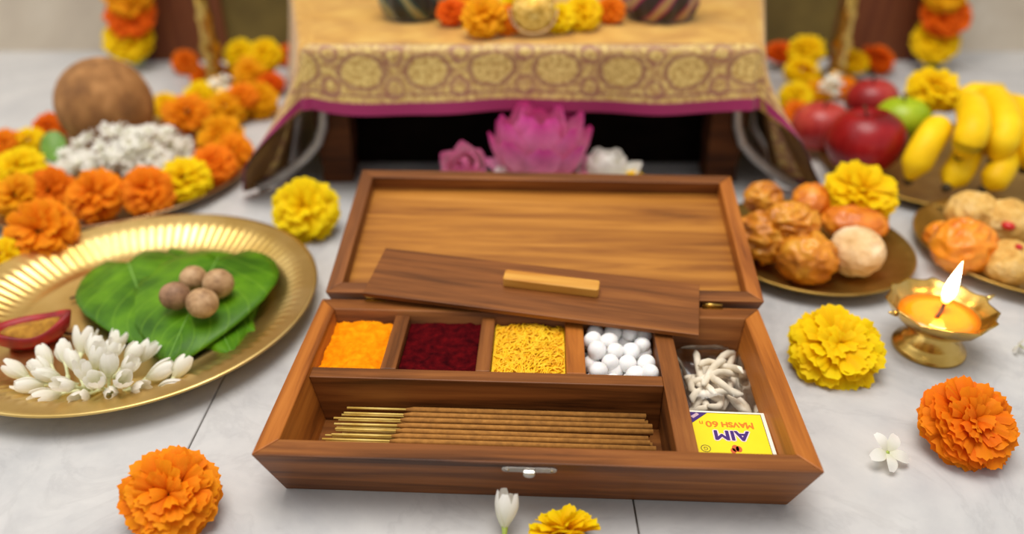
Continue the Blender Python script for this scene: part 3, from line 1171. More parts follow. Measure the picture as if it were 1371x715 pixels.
fl = mk('flame', *lathe([(.00001, 0), (.0028, .0025), (.0046, .007), (.0053, .012), (.0047, .019), (.0033, .027), (.0016, .0345), (.00001, .041)], 20, lambda i, a, r, z: (r, z)), FLM, dl, True, FP + Vector((0, 0, .0065)), (0, R(6), 0))
ll = bpy.data.lights.new('flame_light', 'POINT')
ll.energy = .22
ll.color = (1, .48, .16)
ll.shadow_soft_size = .008
lo = bpy.data.objects.new('flame_light', ll)
COL.objects.link(lo)
lo.location = FP + Vector((.002, 0, .028))
lo.parent = dl

# ---------------------------------------------------------------- sweets plates, fruit plate, flower tray


def dishprof(r, h):
    return [(.00001, .0025), (r * .62, .0025), (r * .68, .0032), (r * .80, h * .45), (r * .92, h * .82), (r * .985, h), (r, h * 1.01), (r * 1.005, h * .93), (r * .93, h * .7), (r * .80, h * .3), (r * .66, .0), (.00001, 0)]


def plate(name, label, c, r, h, mat, ribs=0):
    t = thing(name, label, 'plate', c)
    mk('dish', *lathe(dishprof(r, h), 96), mat, t)
    mk('rim_bead', *lathe([(r * 1.0, h * .93), (r * 1.008, h * .96), (r * 1.01, h * 1.04), (r * 1.0, h * 1.08), (r * .985, h * 1.04)], 96), mat, t)
    return t


plate('brass_plate', 'brass plate of brown fried sweets beside the lid, topped by yellow marigold', Vector((.300, .692, 0)), .0985, .015, BRASSD)
plate('brass_plate', 'brass plate of pale and orange sweet balls behind the oil lamp', Vector((.520, .690, 0)), .106, .015, BRASSD)
plate('brass_plate', 'brass plate carrying apples and bananas', Vector((.535, .905, 0)), .145, .014, BRASSD)
plate('flower_tray', 'wide metal tray holding coconut, jasmine heap and marigolds', Vector((-.487, .884, 0)), .163, .014, TRAYM)

FRI = plain('fried_brown', [(.3, '9a5204'), (.5, 'cb7d0c'), (.7, 'e6a42c')], .55, 0, 55, .5, .002, 90, coat=.2)
FRO = plain('fried_orange', [(.3, 'b85804'), (.5, 'd97a0a'), (.7, 'ec9a26')], .5, 0, 55, .5, .002, 90, coat=.3)
PAL = plain('pale_sweet', [(.3, 'c9a066'), (.5, 'e0bf8c'), (.7, 'ecd6b0')], .8, 0, 45, .5, .0015, 120)
LAD = plain('ladoo_yellow', [(.3, 'c08a35'), (.5, 'd9ad5a'), (.7, 'e6c684')], .75, 0, 60, .6, .002, 130)
ORL = plain('ladoo_orange', [(.3, 'd06c08'), (.5, 'eb8d14'), (.7, 'f5a52e')], .5, 0, 50, .5, .002, 110, coat=.2)


def sweet(x, y, wpx, mat, label, zs=.004, lump=.10, sq=(1, 1, .9), seed=1, group=None, fs_=2.4, k=.88):
    P, r = rest(x, y, wpx, zs, k)

    def fn(d):
        ridge = 1 - abs(nz(d, fs_, seed)) * 2.2
        return Vector((d.x * sq[0], d.y * sq[1], d.z * sq[2])) * r * (1 + 1.4 * lump * (ridge - .4) + .6 * lump * nz(d, 6, seed + 3) + .25 * lump * nz(d, 15, seed))
    o = mk('sweet_ball', *sphere(60, 40, fn), mat, None, True, P, (0, 0, seed))
    return tag(o, label, 'sweet', group)


sweet(1081, 345, 76, FRI, 'brown fried sweet ball, rounded, next to the pale one on the sweets plate', .004, .10, seed=1.3)
sweet(1146, 337, 72, PAL, 'pale cream sweet ball with rough crust among brown sweets', .004, .05, seed=5.2)
sweet(1022, 318, 72, FRI, 'brown fried sweet close against the lid, cracked open', .006, .16, seed=8.7)
sweet(1060, 297, 62, FRI, 'brown fried sweet in the middle of the sweets plate, on top of others', .03, .14, (1.1, .9, .8), 2.9)
sweet(1086, 270, 56, FRO, 'smooth orange fried sweet on the cloth side of the sweets plate', .022, .06, (1.1, .9, .85), 4.4)
sweet(1022, 266, 48, FRI, 'small brown fried sweet at the plate edge below the cloth corner', .022, .14, seed=6.6)
sweet(1144, 298, 76, FRO, 'flat orange sweet under the yellow marigold', .012, .06, (1.1, .9, .55), 9.1)
marigold(1151, 260, 98, 'yellow', 'yellow marigold resting on the fried sweets', None, .03, tx=.5, k=.6)
sweet(1291, 330, 80, ORL, 'glossy orange sweet ball directly behind the lamp flame', .004, .08, seed=3.1)
sweet(1302, 287, 66, LAD, 'tan sweet ball between the glossy orange sweet and the bananas', .012, .08, seed=7.7)
a_ = sweet(1348, 297, 66, LAD, 'pale yellow sweet ball topped with a red cherry piece', .012, .06, seed=2.2)
b_ = sweet(1350, 352, 66, LAD, 'pale yellow sweet ball with a faint pink fleck at the plate edge', .004, .06, seed=4.9)
sweet(1262, 318, 46, ORL, 'small orange sweet beside the big orange one', .004, .08, seed=6.1)
CHER = plain('cherry_red', [(.3, 'b81814'), (.7, 'd8302a')], .35)
P, r = rest(1348, 297, 66, .012, .88)
for own, (x, y, rr), in ((a_, (1352, 308, .0055)), (b_, (1358, 340, .003))):
    c = own.location
    q = (G(x, y, c.z + .012) - c)
    rad = .0295 if own is a_ else .026
    q = q.normalized() * (.92 * max(abs(v.co.x) for v in own.data.vertices))
    ch = mk('cherry_piece', *sphere(12, 8, lambda d: Vector((d.x * 1.2, d.y, d.z * .8)) * rr), CHER, own)
    ch.location = own.rotation_euler.to_matrix().inverted() @ q

# fruit


def applemat(name, stops, streak):
    m, nt, b = newmat(name)
    v = objvec(nt, (14, 14, 14))
    n = noisetex(nt, 1.0, 3, v)
    v2 = objvec(nt, (90, 90, 12))
    n2 = noisetex(nt, 1.5, 3, v2)
    a = nd(nt, 'ShaderNodeMath', operation='MULTIPLY_ADD')
    a.inputs[1].default_value = streak
    nt.links.new(n2.outputs['Fac'], a.inputs[0])
    nt.links.new(n.outputs['Fac'], a.inputs[2])
    r = ramp(nt, stops)
    nt.links.new(a.outputs[0], r.inputs[0])
    nt.links.new(r.outputs[0], b.inputs['Base Color'])
    b.inputs['Roughness'].default_value = .32
    b.inputs['Specular IOR Level'].default_value = .35
    return m


AR = applemat('apple_red', [(.45, '5a050c'), (.65, '8a0c14'), (.85, 'a51a1e'), (1, 'c96a32')], .3)
AP = applemat('apple_pink', [(.45, '7a1116'), (.65, 'a02426'), (.85, 'bd473e'), (1, 'dfa060')], .3)
AG = applemat('apple_green', [(.45, '8fae18'), (.65, 'aebf22'), (.85, 'c3cb3a'), (1, 'd5d55a')], .25)
STEMM = plain('fruit_stem', [(.3, '3a2816'), (.7, '5d4428')], .8)


def apple(x, y, wpx, mat, label, zs=.006, lean=(0, 0)):
    P, r = rest(x, y, wpx, zs, .88)
    t = thing('apple', label, 'apple', P - Vector((0, 0, .88 * r)), (lean[0], lean[1], rng.uniform(0, 6)))
    pr = []
    for k in range(25):
        a = PI * k / 24
        rr = math.sin(a) * (1.0 + .06 * math.cos(a))
        z = .88 * math.cos(a) - .30 * math.exp(-(math.sin(a) / .28) ** 2) * (1 if a < PI / 2 else -.6)
        pr.append((max(rr, .00001) * r, z * r + .88 * r))
    mk('flesh', *lathe(pr, 40, lambda i, a, q, z: (q * (1 + .015 * math.cos(5 * a) * (1 - z / (1.76 * r))), z)), mat, t)
    mk('stem', *tube([(0, 0, r * 1.45), (.002, 0, r * 1.65), (.005, .001, r * 1.85)], [.0016, .0014, .0019], 7), STEMM, t)
    return t


apple(1165, 190, 102, AR, 'large glossy dark red apple, biggest on the fruit plate', .010, (.1, .1))
apple(1102, 170, 76, AP, 'red apple beside the cloth corner on the fruit plate', .006, (0, -.1))
apple(1170, 136, 68, AP, 'pinkish red apple behind the dark red one', .034, (.1, 0))
apple(1210, 162, 72, AG, 'yellow-green apple between red apple and bananas', .034, (0, .1))
BAN = plain('banana_skin', [(.3, 'e6b608'), (.55, 'f6cc12'), (.75, 'fbd92a')], .5, 0, 22, spec=.2)
BTIP = plain('banana_tip', [(.3, '241a10'), (.7, '4a3a1c')], .8)
bn = thing('banana_bunch', 'bunch of ripe yellow bananas with dark tips on the fruit plate', 'bananas', Vector((.56, .90, .012)))


def banana(p0, p1, p2, r):
    o = bn.location
    p0, p1, p2 = Vector(p0) - o, Vector(p1) - o, Vector(p2) - o
    pts, rad = [], []
    n = 18
    for i in range(n + 1):
        t = i / n
        pts.append(p0 * (1 - t) ** 2 + p1 * 2 * t * (1 - t) + p2 * t * t)
        rad.append(r * min(1, .32 + 2.6 * t ** .9) * min(1, (.26 + 3.4 * (1 - t) ** .9)))
    vs, fs = tube(pts, rad, 15)
    b = mk('banana', vs, fs, BAN, bn)
    d = (pts[-1] - pts[-2]).normalized()
    mk('tip', *tube([pts[-1] - d * .001, pts[-1] + d * .003, pts[-1] + d * .006], [r * .34, r * .33, r * .22], 8), BTIP, b)
    return b


crown = V(1330, 118, .965)
hub = Vector((crown.x - .01, .965, .085))


def on(x, y, z):
    return G(x, y, z)


banana(on(1262, 165, .075), on(1245, 178, .085), on(1217, 240, .026), .0168)
banana(on(1292, 128, .085), on(1320, 165, .110), on(1285, 208, .055), .0172)
banana(on(1312, 122, .088), on(1372, 150, .110), on(1330, 215, .050), .0172)
banana(on(1300, 190, .055), on(1295, 215, .045), on(1268, 250, .022), .0165)
banana(on(1345, 195, .055), on(1350, 228, .045), on(1318, 252, .022), .0155)
banana(on(1345, 130, .085), on(1410, 170, .095), on(1372, 225, .040), .0165)
banana(on(1330, 160, .060), on(1330, 190, .060), on(1345, 205, .030), .0170)
hubp = on(1308, 130, .085) - bn.location
mk('crown_stalk', *tube([hubp + Vector((-.035, .004, -.012)), hubp + Vector((.0, .010, .0)), hubp + Vector((.035, .012, .002))], [.010, .015, .011], 10), BAN, bn)
marigold(1250, 120, 70, 'yellow', 'yellow marigold resting on top of the fruit by the bananas', None, .075, tx=.5, k=.6)

# coconut and its tray
COCO = plain('coconut_shell', [(.3, '7d532b'), (.5, '9a6a38'), (.7, 'b5824c')], .85, 0, 60, .7, .002, 260, vscale=(1, 1, .5))
P, r = rest(141, 140, 122, .006, .98)
o = mk('coconut', *sphere(48, 32, lambda d: Vector((d.x, d.y, d.z * 1.0)) * r * (1 + .018 * nz(d, 2.2, 3) + .007 * nz(Vector((d.x, d.y, d.z * .3)), 14, 1) + .03 * max(0, d.z) ** 6)), COCO, None, True, P, (.1, .12, 0))
tag(o, 'round brown husked coconut standing in the flower tray', 'coconut')
rng = random.Random(8)
jm_v, jm_f, jm_t = [], [], []
for k in range(6):
    o = len(jm_v)
    M = Matrix.Rotation(2 * PI * k / 6, 4, 'Z') @ Matrix.Rotation(.5, 4, 'X') if k else Matrix.Identity(4)
    m0 = JP[3]
    jm_v += [M @ v.co for v in m0.vertices]
    jm_f += [tuple(i + o for i in p.vertices) for p in m0.polygons]
    jm_t += [d.value for d in m0.attributes['tip'].data]
jfar = mesh('jasmine_bloom', jm_v, jm_f, PM['white'])
settip(jfar, jm_t)
for k in range(150):
    x = rng.uniform(66, 254)
    f = max(0, 1 - abs((x - 165) / 98) ** 2.2)
    t = rng.uniform(0, 1)
    y = 232 - t * (18 + 42 * f) - (10 if x > 220 else 0)
    P = G(x, y, .010 + .052 * f * (.25 + .75 * t ** .7) - .006 * rng.random())
    if (P.xy - Vector((-.517, .945))).length < .055:
        continue
    q = Vector((rng.gauss(0, .45), rng.gauss(-.35, .4), rng.uniform(.5, 1))).to_track_quat('Z', 'Y').to_euler()
    o = put('jasmine_bloom', jfar, None, P, q)
    s = rng.uniform(.0085, .0115)
    o.scale = (s, s, s)
    tag(o, 'white jasmine bloom in the heap before the coconut', 'flower', 'jasmine heap on the flower tray')
tr = 'marigolds around the flower tray'
tray_fl = [(127, 262, 78, 'orange', 'plump orange marigold at the tray edge nearest the leaf plate'), (197, 256, 72, 'orange', 'orange marigold between another orange and a yellow one on the tray edge'),
           (68, 255, 66, 'red', 'reddish orange marigold on the tray edge before the jasmine'), (246, 240, 70, 'yellow', 'bright yellow marigold on the tray edge beside the jasmine heap'),
           (284, 221, 62, 'orange', 'orange marigold beside the yellow one on the tray, towards the cloth corner'), (294, 182, 62, 'amber', 'golden marigold on the tray side near the standing lamp'),
           (312, 203, 54, 'orange', 'small orange marigold at the tray rim by the cloth corner'), (24, 228, 72, 'yellow', 'pale yellow marigold on the far tray side from the cloth, beside the jasmine'),
           (22, 262, 66, 'amber', 'golden orange marigold below the pale yellow one on the tray'), (66, 172, 46, 'red', 'small red-orange marigold tucked against the coconut'),
           (38, 190, 46, 'yellow', 'small yellow marigold behind the jasmine, beside the red-orange one'), (8, 194, 46, 'orange', 'small orange marigold at the rear tray rim past the coconut')]
for x, y, wd, c, lb in tray_fl:
    marigold(x, y, wd, c, lb, tr, .008, tx=.55 + rng.uniform(-.2, .2), ty=rng.uniform(-.3, .3), k=.75)
lm = plain('small_leaf', [(.3, '4c7a1e'), (.7, '77a23a')], .5)
vs, fs = lathe([(.00001, 0), (.009, .001), (.013, .0035), (.014, .0038), (.010, -.0004), (.00001, -.0012)], 16)
o = mk('green_leaf', [(v[0], v[1] * 1.8, v[2]) for v in vs], fs, lm, None, True, G(72, 198, .03), (.5, .2, .4))
tag(o, 'small green leaf tucked between coconut and jasmine', 'leaf')

# ---------------------------------------------------------------- standing lamps and their heaps of marigolds


def standing_lamp(x, y, label):
    P = G(x, y)
    t = thing('standing_lamp', label, 'lamp', P)
    mk('base', *lathe([(.00001, 0), (.042, 0), (.043, .004), (.036, .009), (.022, .016), (.014, .026), (.00001, .027)], 40), BRASS, t)
    mk('stem', *lathe([(.00001, .025), (.012, .025), (.015, .034), (.011, .040), (.0125, .055), (.0165, .066), (.012, .078), (.0105, .10), (.0135, .112), (.010, .12), (.0095, .158), (.00001, .158)], 28), BRASS, t)
    mk('bowl', *lathe([(.00001, .155), (.012, .156), (.030, .160), (.042, .168), (.0435, .171), (.041, .171), (.028, .164), (.00001, .161)], 40), BRASS, t)
    mk('finial', *lathe([(.00001, .16), (.009, .16), (.008, .20), (.013, .208), (.009, .218), (.011, .23), (.005, .25), (.00001, .262)], 24), BRASS, t)
    return P, t


PL, _ = standing_lamp(292, 118, 'brass standing lamp beside the coconut tray, ringed with marigolds')
PR, _ = standing_lamp(1116, 112, 'brass standing lamp behind the apples, ringed with marigolds')


def tuft(P, label, seed):
    t = thing('jasmine_tuft', label, 'flower', P)
    rng = random.Random(seed)
    for k in range(9):
        a = k * 2.4
        q = Vector((math.cos(a) * .45, math.sin(a) * .45, 1)).to_track_quat('Z', 'Y').to_matrix().to_4x4()
        put('bloom', jfar, t, mw=Matrix.Translation((math.cos(a) * .007, math.sin(a) * .007, -.012 + .0035 * k)) @ q @ Matrix.Scale(.010, 4))


tuft(G(297, 122, .035) + Vector((0, -.002, 0)), 'creamy jasmine tuft at the foot of the lamp by the coconut', 1)
tuft(G(1112, 118, .035), 'creamy jasmine tuft at the foot of the lamp behind apples', 2)
hl = [(250, 152, 66, 'orange', 0, 'orange marigold in front of the lamp beside the coconut'), (302, 146, 56, 'amber', .0, 'golden marigold at the foot of the lamp by the coconut'), (346, 136, 54, 'amber', 0, 'golden marigold between lamp foot and cloth side'),
      (222, 142, 40, 'yellow', 0, 'yellow marigold touching the coconut from behind'), (268, 130, 46, 'yellow', .012, 'yellow marigold tucked behind the lamp-side orange one'), (325, 128, 42, 'orange', .02, 'orange marigold close behind the cream tuft'),
      (248, 84, 36, 'red', 0, 'lone red-orange marigold on the marble before the brown panel'), (322, 72, 46, 'yellow', .03, 'yellow marigold piled by the lamp stem, inner one'), (354, 74, 48, 'yellow', .03, 'yellow marigold piled near the cloth side'),
      (336, 98, 48, 'amber', .01, 'amber marigold below the two piled yellow ones'), (272, 103, 34, 'red', 0, 'small red-orange marigold by the lamp stem'), (386, 74, 34, 'red', 0, 'dark red-orange marigold squeezed against the cloth side'), (362, 112, 40, 'red', 0, 'red-orange marigold under the piled yellow ones near the cloth'),
      (310, 100, 36, 'orange', .0, 'small orange marigold just behind the lamp stem base')]
hr = [(1080, 66, 48, 'yellow', .035, 'topmost yellow marigold of the pile beside the lamp behind apples'), (1074, 96, 50, 'yellow', .01, 'yellow marigold in the middle of the pile beyond the cloth'), (1066, 131, 46, 'yellow', 0, 'yellow marigold lowest in the pile by the cloth side'),
      (1044, 70, 38, 'red', .01, 'red-orange marigold squeezed against the cloth, lamp-side pile'), (1140, 82, 44, 'yellow', .010, 'yellow marigold on the panel side of the lamp stem'), (1175, 79, 48, 'red', 0, 'red-orange marigold alone before the brown panel beyond the apples'),
      (1066, 152, 40, 'orange', 0, 'orange marigold between cloth and red apple'), (1130, 118, 36, 'orange', 0, 'orange marigold behind the apples at the lamp foot'), (1097, 122, 40, 'amber', 0, 'amber marigold at the lamp foot behind apples')]
for lst, g in ((hl, 'marigolds heaped around the lamp by the coconut'), (hr, 'marigolds heaped around the lamp behind the apples')):
    for x, y, wd, c, zs, lb in lst:
        marigold(x, y, wd, c, lb, g, zs, tx=.5 + rng.uniform(-.3, .3), ty=rng.uniform(-.4, .4), k=.78)


def garland(name, label, cells, Y):
    t = thing(name, label, 'garland', V(cells[0][0], cells[0][1], Y))
    o = t.location
    pts = []
    for x, y, wd, c in cells:
        P = V(x, y, Y)
        r = wd / 2 * depth(P) / F
        h = marigold_at(P - o, r, c, '', parent=t, tx=.9)
        h.scale = (h.scale[0], h.scale[1], h.scale[2] * .8)
        pts.append(P - o)
    mk('string', *tube([pts[0] + Vector((0, .01, .18))] + pts, .0015, 5), plain('string_green', '4a5a28', .8), t)
    mk('leaf_tassel', *tube([pts[-1], pts[-1] + Vector((.006, 0, -.035)), pts[-1] + Vector((.008, -.004, -.047))], [.01, .016, .004], 8), GREEN, t)


garland('marigold_garland', 'hanging orange and yellow marigold garland on the coconut side of the shrine', [(172, -78, 68, 'orange'), (172, -46, 68, 'yellow'), (171, -10, 66, 'amber'), (174, 18, 68, 'red'), (172, 50, 68, 'yellow')], 1.325)
garland('marigold_garland', 'hanging orange and yellow marigold garland on the fruit side of the shrine', [(1264, -78, 62, 'yellow'), (1265, -46, 62, 'red'), (1266, -14, 62, 'amber'), (1266, 18, 66, 'red'), (1253, 55, 62, 'yellow')], 1.325)

# ---------------------------------------------------------------- platform and draped cloth
XC, HW, YF, YB, ZT = .021, .250, .832, 1.27, .172
pf = thing('low_platform', 'low dark wooden platform with square legs under the gold cloth', 'platform', (XC, .86, 0))
SPREAD = .27                                   # the platform widens towards the wall
bevel(mk('top', *hexa([(-HW + .006, -.02, ZT - .002), (HW - .006, -.02, ZT - .002), (HW + .10, .40, ZT - .002), (-HW - .10, .40, ZT - .002)], [(-HW + .006, -.02, ZT - .026), (HW - .006, -.02, ZT - .026), (HW + .10, .40, ZT - .026), (-HW - .10, .40, ZT - .026)]), WT, pf, False), .003)
bevel(mk('shade_board', *cuboid(-HW + .0, HW - .0, .066, .074, .0, ZT - .026), plain('shade_black', [(.3, '0d0907'), (.7, '17100c')], .95, spec=.05), pf, False), .002)  # added black board, its colour stands in for the shade under the platform
bevel(mk('apron', *cuboid(-HW + .01, HW - .01, .0, .016, ZT - .062, ZT - .026), WT, pf, False), .002)
bevel(mk('apron', *cuboid(-HW + .03, HW - .03, .370, .386, ZT - .062, ZT - .026), WT, pf, False), .002)
for sx in (-1, 1):
    for y0 in (.004, .345):
        x0 = sx * (HW - .020)
        vs, fs = lathe([(.00001, 0), (.024, 0), (.026, .006), (.024, .02), (.028, .05), (.029, ZT - .04), (.00001, ZT - .03)], 4)
        M = Matrix.Translation((x0, y0 + .02, 0)) @ Matrix.Rotation(PI / 4, 4, 'Z')
        bevel(mk('leg', *moved((vs, fs), M), WT, pf, False), .002)
PALEM = plain('pale_grey', [(.3, '9a9490'), (.7, 'bdb7b2')], .4, .6)
for sx in (-1, 1):
    pts = [(sx * x, y - .86, z) for x, y, z in ((.236, .862, .120), (.237, .860, .095), (.239, .858, .075), (.247, .855, .056), (.262, .850, .040), (.280, .845, .027), (.300, .840, .015), (.318, .836, .008))]
    mk('curved_tube', *tube(pts, [.006] * 8, 10), PALEM, pf)  # pale grey curved tube beside each front leg


def clothmat():
    m, nt, b = newmat('gold_brocade')
    uv = nt.nodes.new('ShaderNodeUVMap')
    sx = nt.nodes.new('ShaderNodeSeparateXYZ')
    nt.links.new(uv.outputs[0], sx.inputs[0])
    U, Vv = sx.outputs['X'], sx.outputs['Y']        # metres along the hem, metres up from the hem

    def mth(op, a, b_=None, c=None):
        n = nd(nt, 'ShaderNodeMath', operation=op)
        for i, q in enumerate((a, b_, c)):
            if q is None:
                continue
            if isinstance(q, (int, float)):
                n.inputs[i].default_value = q
            else:
                nt.links.new(q, n.inputs[i])
        return n.outputs[0]

    def mixc(f, a, b_):
        n = nd(nt, 'ShaderNodeMixRGB')
        nt.links.new(f, n.inputs[0])
        for i, q in ((1, a), (2, b_)):
            if isinstance(q, str):
                n.inputs[i].default_value = srgb(q)
            else:
                nt.links.new(q, n.inputs[i])
        return n.outputs[0]

    def step(v, e, s=.0012):                        # 1 where v > e
        return mth('MULTIPLY_ADD', v, 1 / s, -e / s + .5)

    def clampf(v):
        n = nd(nt, 'ShaderNodeClamp')
        nt.links.new(v, n.inputs[0])
        return n.outputs[0]
    per = .070
    um = mth('SUBTRACT', mth('MODULO', mth('ADD', U, 10 * per), per), per / 2)
    um2 = mth('SUBTRACT', mth('MODULO', mth('ADD', U, 10.5 * per), per), per / 2)
    vc = mth('SUBTRACT', Vv, .051)
    nzv = noisetex(nt, 55, 3, uv.outputs[0])
    wob = mth('MULTIPLY_ADD', nzv.outputs['Fac'], .010, -.005)
    d1 = mth('ADD', mth('SQRT', mth('ADD', mth('POWER', mth('ABSOLUTE', mth('MULTIPLY', um, .82)), 2), mth('POWER', mth('ABSOLUTE', mth('MULTIPLY', vc, 1.1)), 2))), wob)
    d2 = mth('ADD', mth('SQRT', mth('ADD', mth('POWER', mth('ABSOLUTE', um2), 2), mth('POWER', mth('ABSOLUTE', mth('ADD', mth('ABSOLUTE', vc), -.018)), 2))), wob)
    ring = clampf(mth('MULTIPLY', clampf(step(d1, .0175)), mth('SUBTRACT', 1, clampf(step(d1, .0225)))))
    ring2 = clampf(mth('MULTIPLY', clampf(step(d2, .0075)), mth('SUBTRACT', 1, clampf(step(d2, .0115)))))
    fine = noisetex(nt, 210, 3, uv.outputs[0])
    fr = ramp(nt, [(.40, (0, 0, 0, 1)), (.60, (1, 1, 1, 1))])
    nt.links.new(fine.outputs['Fac'], fr.inputs[0])
    gold = mixc(fr.outputs[0], 'b58f48', 'dfc274')
    # background of the band outside the medallions has more maroon
    outside = clampf(step(d1, .0225))
    mid = noisetex(nt, 95, 2, uv.outputs[0])
    mr = ramp(nt, [(.44, (0, 0, 0, 1)), (.54, (1, 1, 1, 1))])
    nt.links.new(mid.outputs['Fac'], mr.inputs[0])
    bgm = mth('MULTIPLY', mth('MULTIPLY', outside, mr.outputs[0]), .36)
    band = mixc(clampf(mth('MULTIPLY', ring, .62)), gold, '7a3440')
    band = mixc(clampf(mth('MULTIPLY', ring2, .6)), band, '85424a')
    band = mixc(bgm, band, '8c4a48')
    # narrow lines along the band
    for e in (.0265, .0835):
        ln = clampf(mth('MULTIPLY', clampf(step(Vv, e - .0012)), mth('SUBTRACT', 1, clampf(step(Vv, e + .0012)))))
        band = mixc(mth('MULTIPLY', ln, .7), band, '7a3440')
    # plain silk above
    sn = noisetex(nt, 26, 4, uv.outputs[0])
    sr = ramp(nt, [(.3, 'b98226'), (.5, 'cf9a38'), (.7, 'dcae4c')])
    nt.links.new(sn.outputs['Fac'], sr.inputs[0])
    col = mixc(clampf(step(Vv, .087)), band, sr.outputs[0])
    col = mixc(clampf(step(Vv, .0185)), '8c0f4e', col)
    nt.links.new(col, b.inputs['Base Color'])
    b.inputs['Roughness'].default_value = .45
    b.inputs['Sheen Weight'].default_value = .3
    b.inputs['Specular IOR Level'].default_value = .4
    bumpit(nt, b, fine.outputs['Fac'], .25, .0008)
    return m


BROC = clothmat()
LINING = plain('cloth_lining', [(.3, '5a3a12'), (.5, '7a5320'), (.7, '8f6a2c')], .7, 0, 25)


def cloth_rows(off):
    """rows of (edge point, outward, drop, flare, distance along hem)"""
    rows = []
    hw, rc_ = HW + .004 - off, .018
    yf = YF + off
    n = 26
    L = 0
    base = []
    for k in range(n):                                # left side, back to front
        t = k / n
        yy = YB + (yf + rc_ - YB) * t
        base.append((Vector((-hw - SPREAD * (yy - yf - rc_), yy, 0)), Vector((-1, 0, 0)), 0, t))
    for k in range(31):                               # left corner
        a = PI / 2 * k / 30
        d = Vector((-math.cos(a), -math.sin(a), 0))
        base.append((Vector((-hw + rc_, yf + rc_, 0)) + d * rc_, d, a, None))
    for k in range(1, 48):
        t = k / 48
        base.append((Vector((-hw + rc_ + (2 * hw - 2 * rc_) * t, yf, 0)), Vector((0, -1, 0)), None, t))
    for k in range(31):
        a = PI / 2 * k / 30
        d = Vector((math.sin(a), -math.cos(a), 0))
        base.append((Vector((hw - rc_, yf + rc_, 0)) + d * rc_, d, PI / 2 - a, None))
    for k in range(1, n + 1):
        t = k / n
        yy = yf + rc_ + (YB - yf - rc_) * t
        base.append((Vector((hw + SPREAD * (yy - yf - rc_), yy, 0)), Vector((1, 0, 0)), 0, 1 - t))
    return base


def cloth(name, off, mat, parent, lining=False):
    base = cloth_rows(off)
    nt_ = 16
    vs, fs, uvs = [], [], []
    prev = None
    L = 0
    for bi, (p, d, a, t) in enumerate(base):
        if a is None:                                 # front
            drop = .0700 + .003 * math.sin(t * 9 + .6) - .004 * (abs(2 * t - 1) ** 4)
            flare = .010 + .004 * math.sin(t * 7)
        elif t is None:                               # corner
            fr = a / (PI / 2)
            sm = min(1, max(0, (fr - .15) / .50))
            drop = .168 - .102 * sm
            flare = .086 - .026 * sm - .048 * sm ** 7
            if fr < .15:
                flare = .050 + .036 * fr / .15
        else:
            drop = .168
            flare = .020 + .004 * math.sin(t * 11) + .030 * t ** 5
        if prev is not None:
            L += (p + d * flare * .6 - prev).length
        prev = p + d * flare * .6
        for j in range(nt_ + 1):
            q = j / nt_
            if q < .2:                                # rounded fold
                qq = q / .2 * PI / 2
                out_, dn = .010 * math.sin(qq) - .010, .010 * (1 - math.cos(qq))
            else:
                z = (q - .2) / .8
                out_, dn = flare * z ** 1.45, .010 + (drop - .010) * z
                out_ += .0025 * math.sin(bi * .55) * z
            v = p + d * out_ + Vector((XC, 0, ZT + .002 - off * .5 - dn))
            v.z = max(v.z, .002)
            vs.append(v)
            uvs.append((L, drop + .006 - dn if q >= .2 else drop + .006 - dn + (.2 - q) * .03))
    m = nt_ + 1
    for i in range(len(base) - 1):
        for j in range(nt_):
            fs.append((i * m + j, i * m + j + 1, (i + 1) * m + j + 1, (i + 1) * m + j))
    if not lining:
        # top sheet: rows from each left vertex to the mirrored right vertex
        nb = len(base)
        idx0 = [i * m for i in range(nb)]
        cnt = 0
        lft, rgt = 0, nb - 1
        nx = 40
        grid = []
        while lft < rgt and cnt < 57:
            A, B = vs[idx0[lft]], vs[idx0[rgt]]
            row = [idx0[lft]]
            for k in range(1, nx):
                P = A.lerp(B, k / nx)
                P.z += .0022 * nz(P, 14, 2) + .0015 * nz(P, 40, 1)
                vs.append(P)
                uvs.append((P.x - XC + .5, .10 + (P.y - YF)))
                row.append(len(vs) - 1)
            row.append(idx0[rgt])
            grid.append(row)
            lft += 1
            rgt -= 1
            cnt += 1
        # the last row joins the front edge
        mid = list(range(lft, rgt + 1))
        for r0, r1 in zip(grid, grid[1:]):
            for k in range(nx):
                fs.append((r0[k], r1[k], r1[k + 1], r0[k + 1]))
        last = grid[-1]
        front = [idx0[i] for i in range(lft - 1, rgt + 2)]
        # stitch with a fan of quads/triangles by parameter
        i = j = 0
        while i < len(last) - 1 or j < len(front) - 1:
            if j < len(front) - 1 and (i == len(last) - 1 or vs[front[j + 1]].x <= vs[last[i + 1]].x):
                if len({last[i], front[j], front[j + 1]}) == 3:
                    fs.append((last[i], front[j], front[j + 1]))
                j += 1
            else:
                if len({last[i], front[j], last[i + 1]}) == 3:
                    fs.append((last[i], front[j], last[i + 1]))
                i += 1
    o = mk(name, vs, fs, mat, parent)
    ul = o.data.uv_layers.new(name='UVMap')
    for lo in o.data.loops:
        ul.data[lo.index].uv = uvs[lo.vertex_index]
    return o


ct = thing('altar_cloth', 'gold brocade cloth with magenta hem draped over the low platform', 'cloth')
cloth('brocade', 0, BROC, ct)
cloth('lining', .0022, LINING, ct, True)

# ---------------------------------------------------------------- things standing on the platform
ZC = ZT + .004


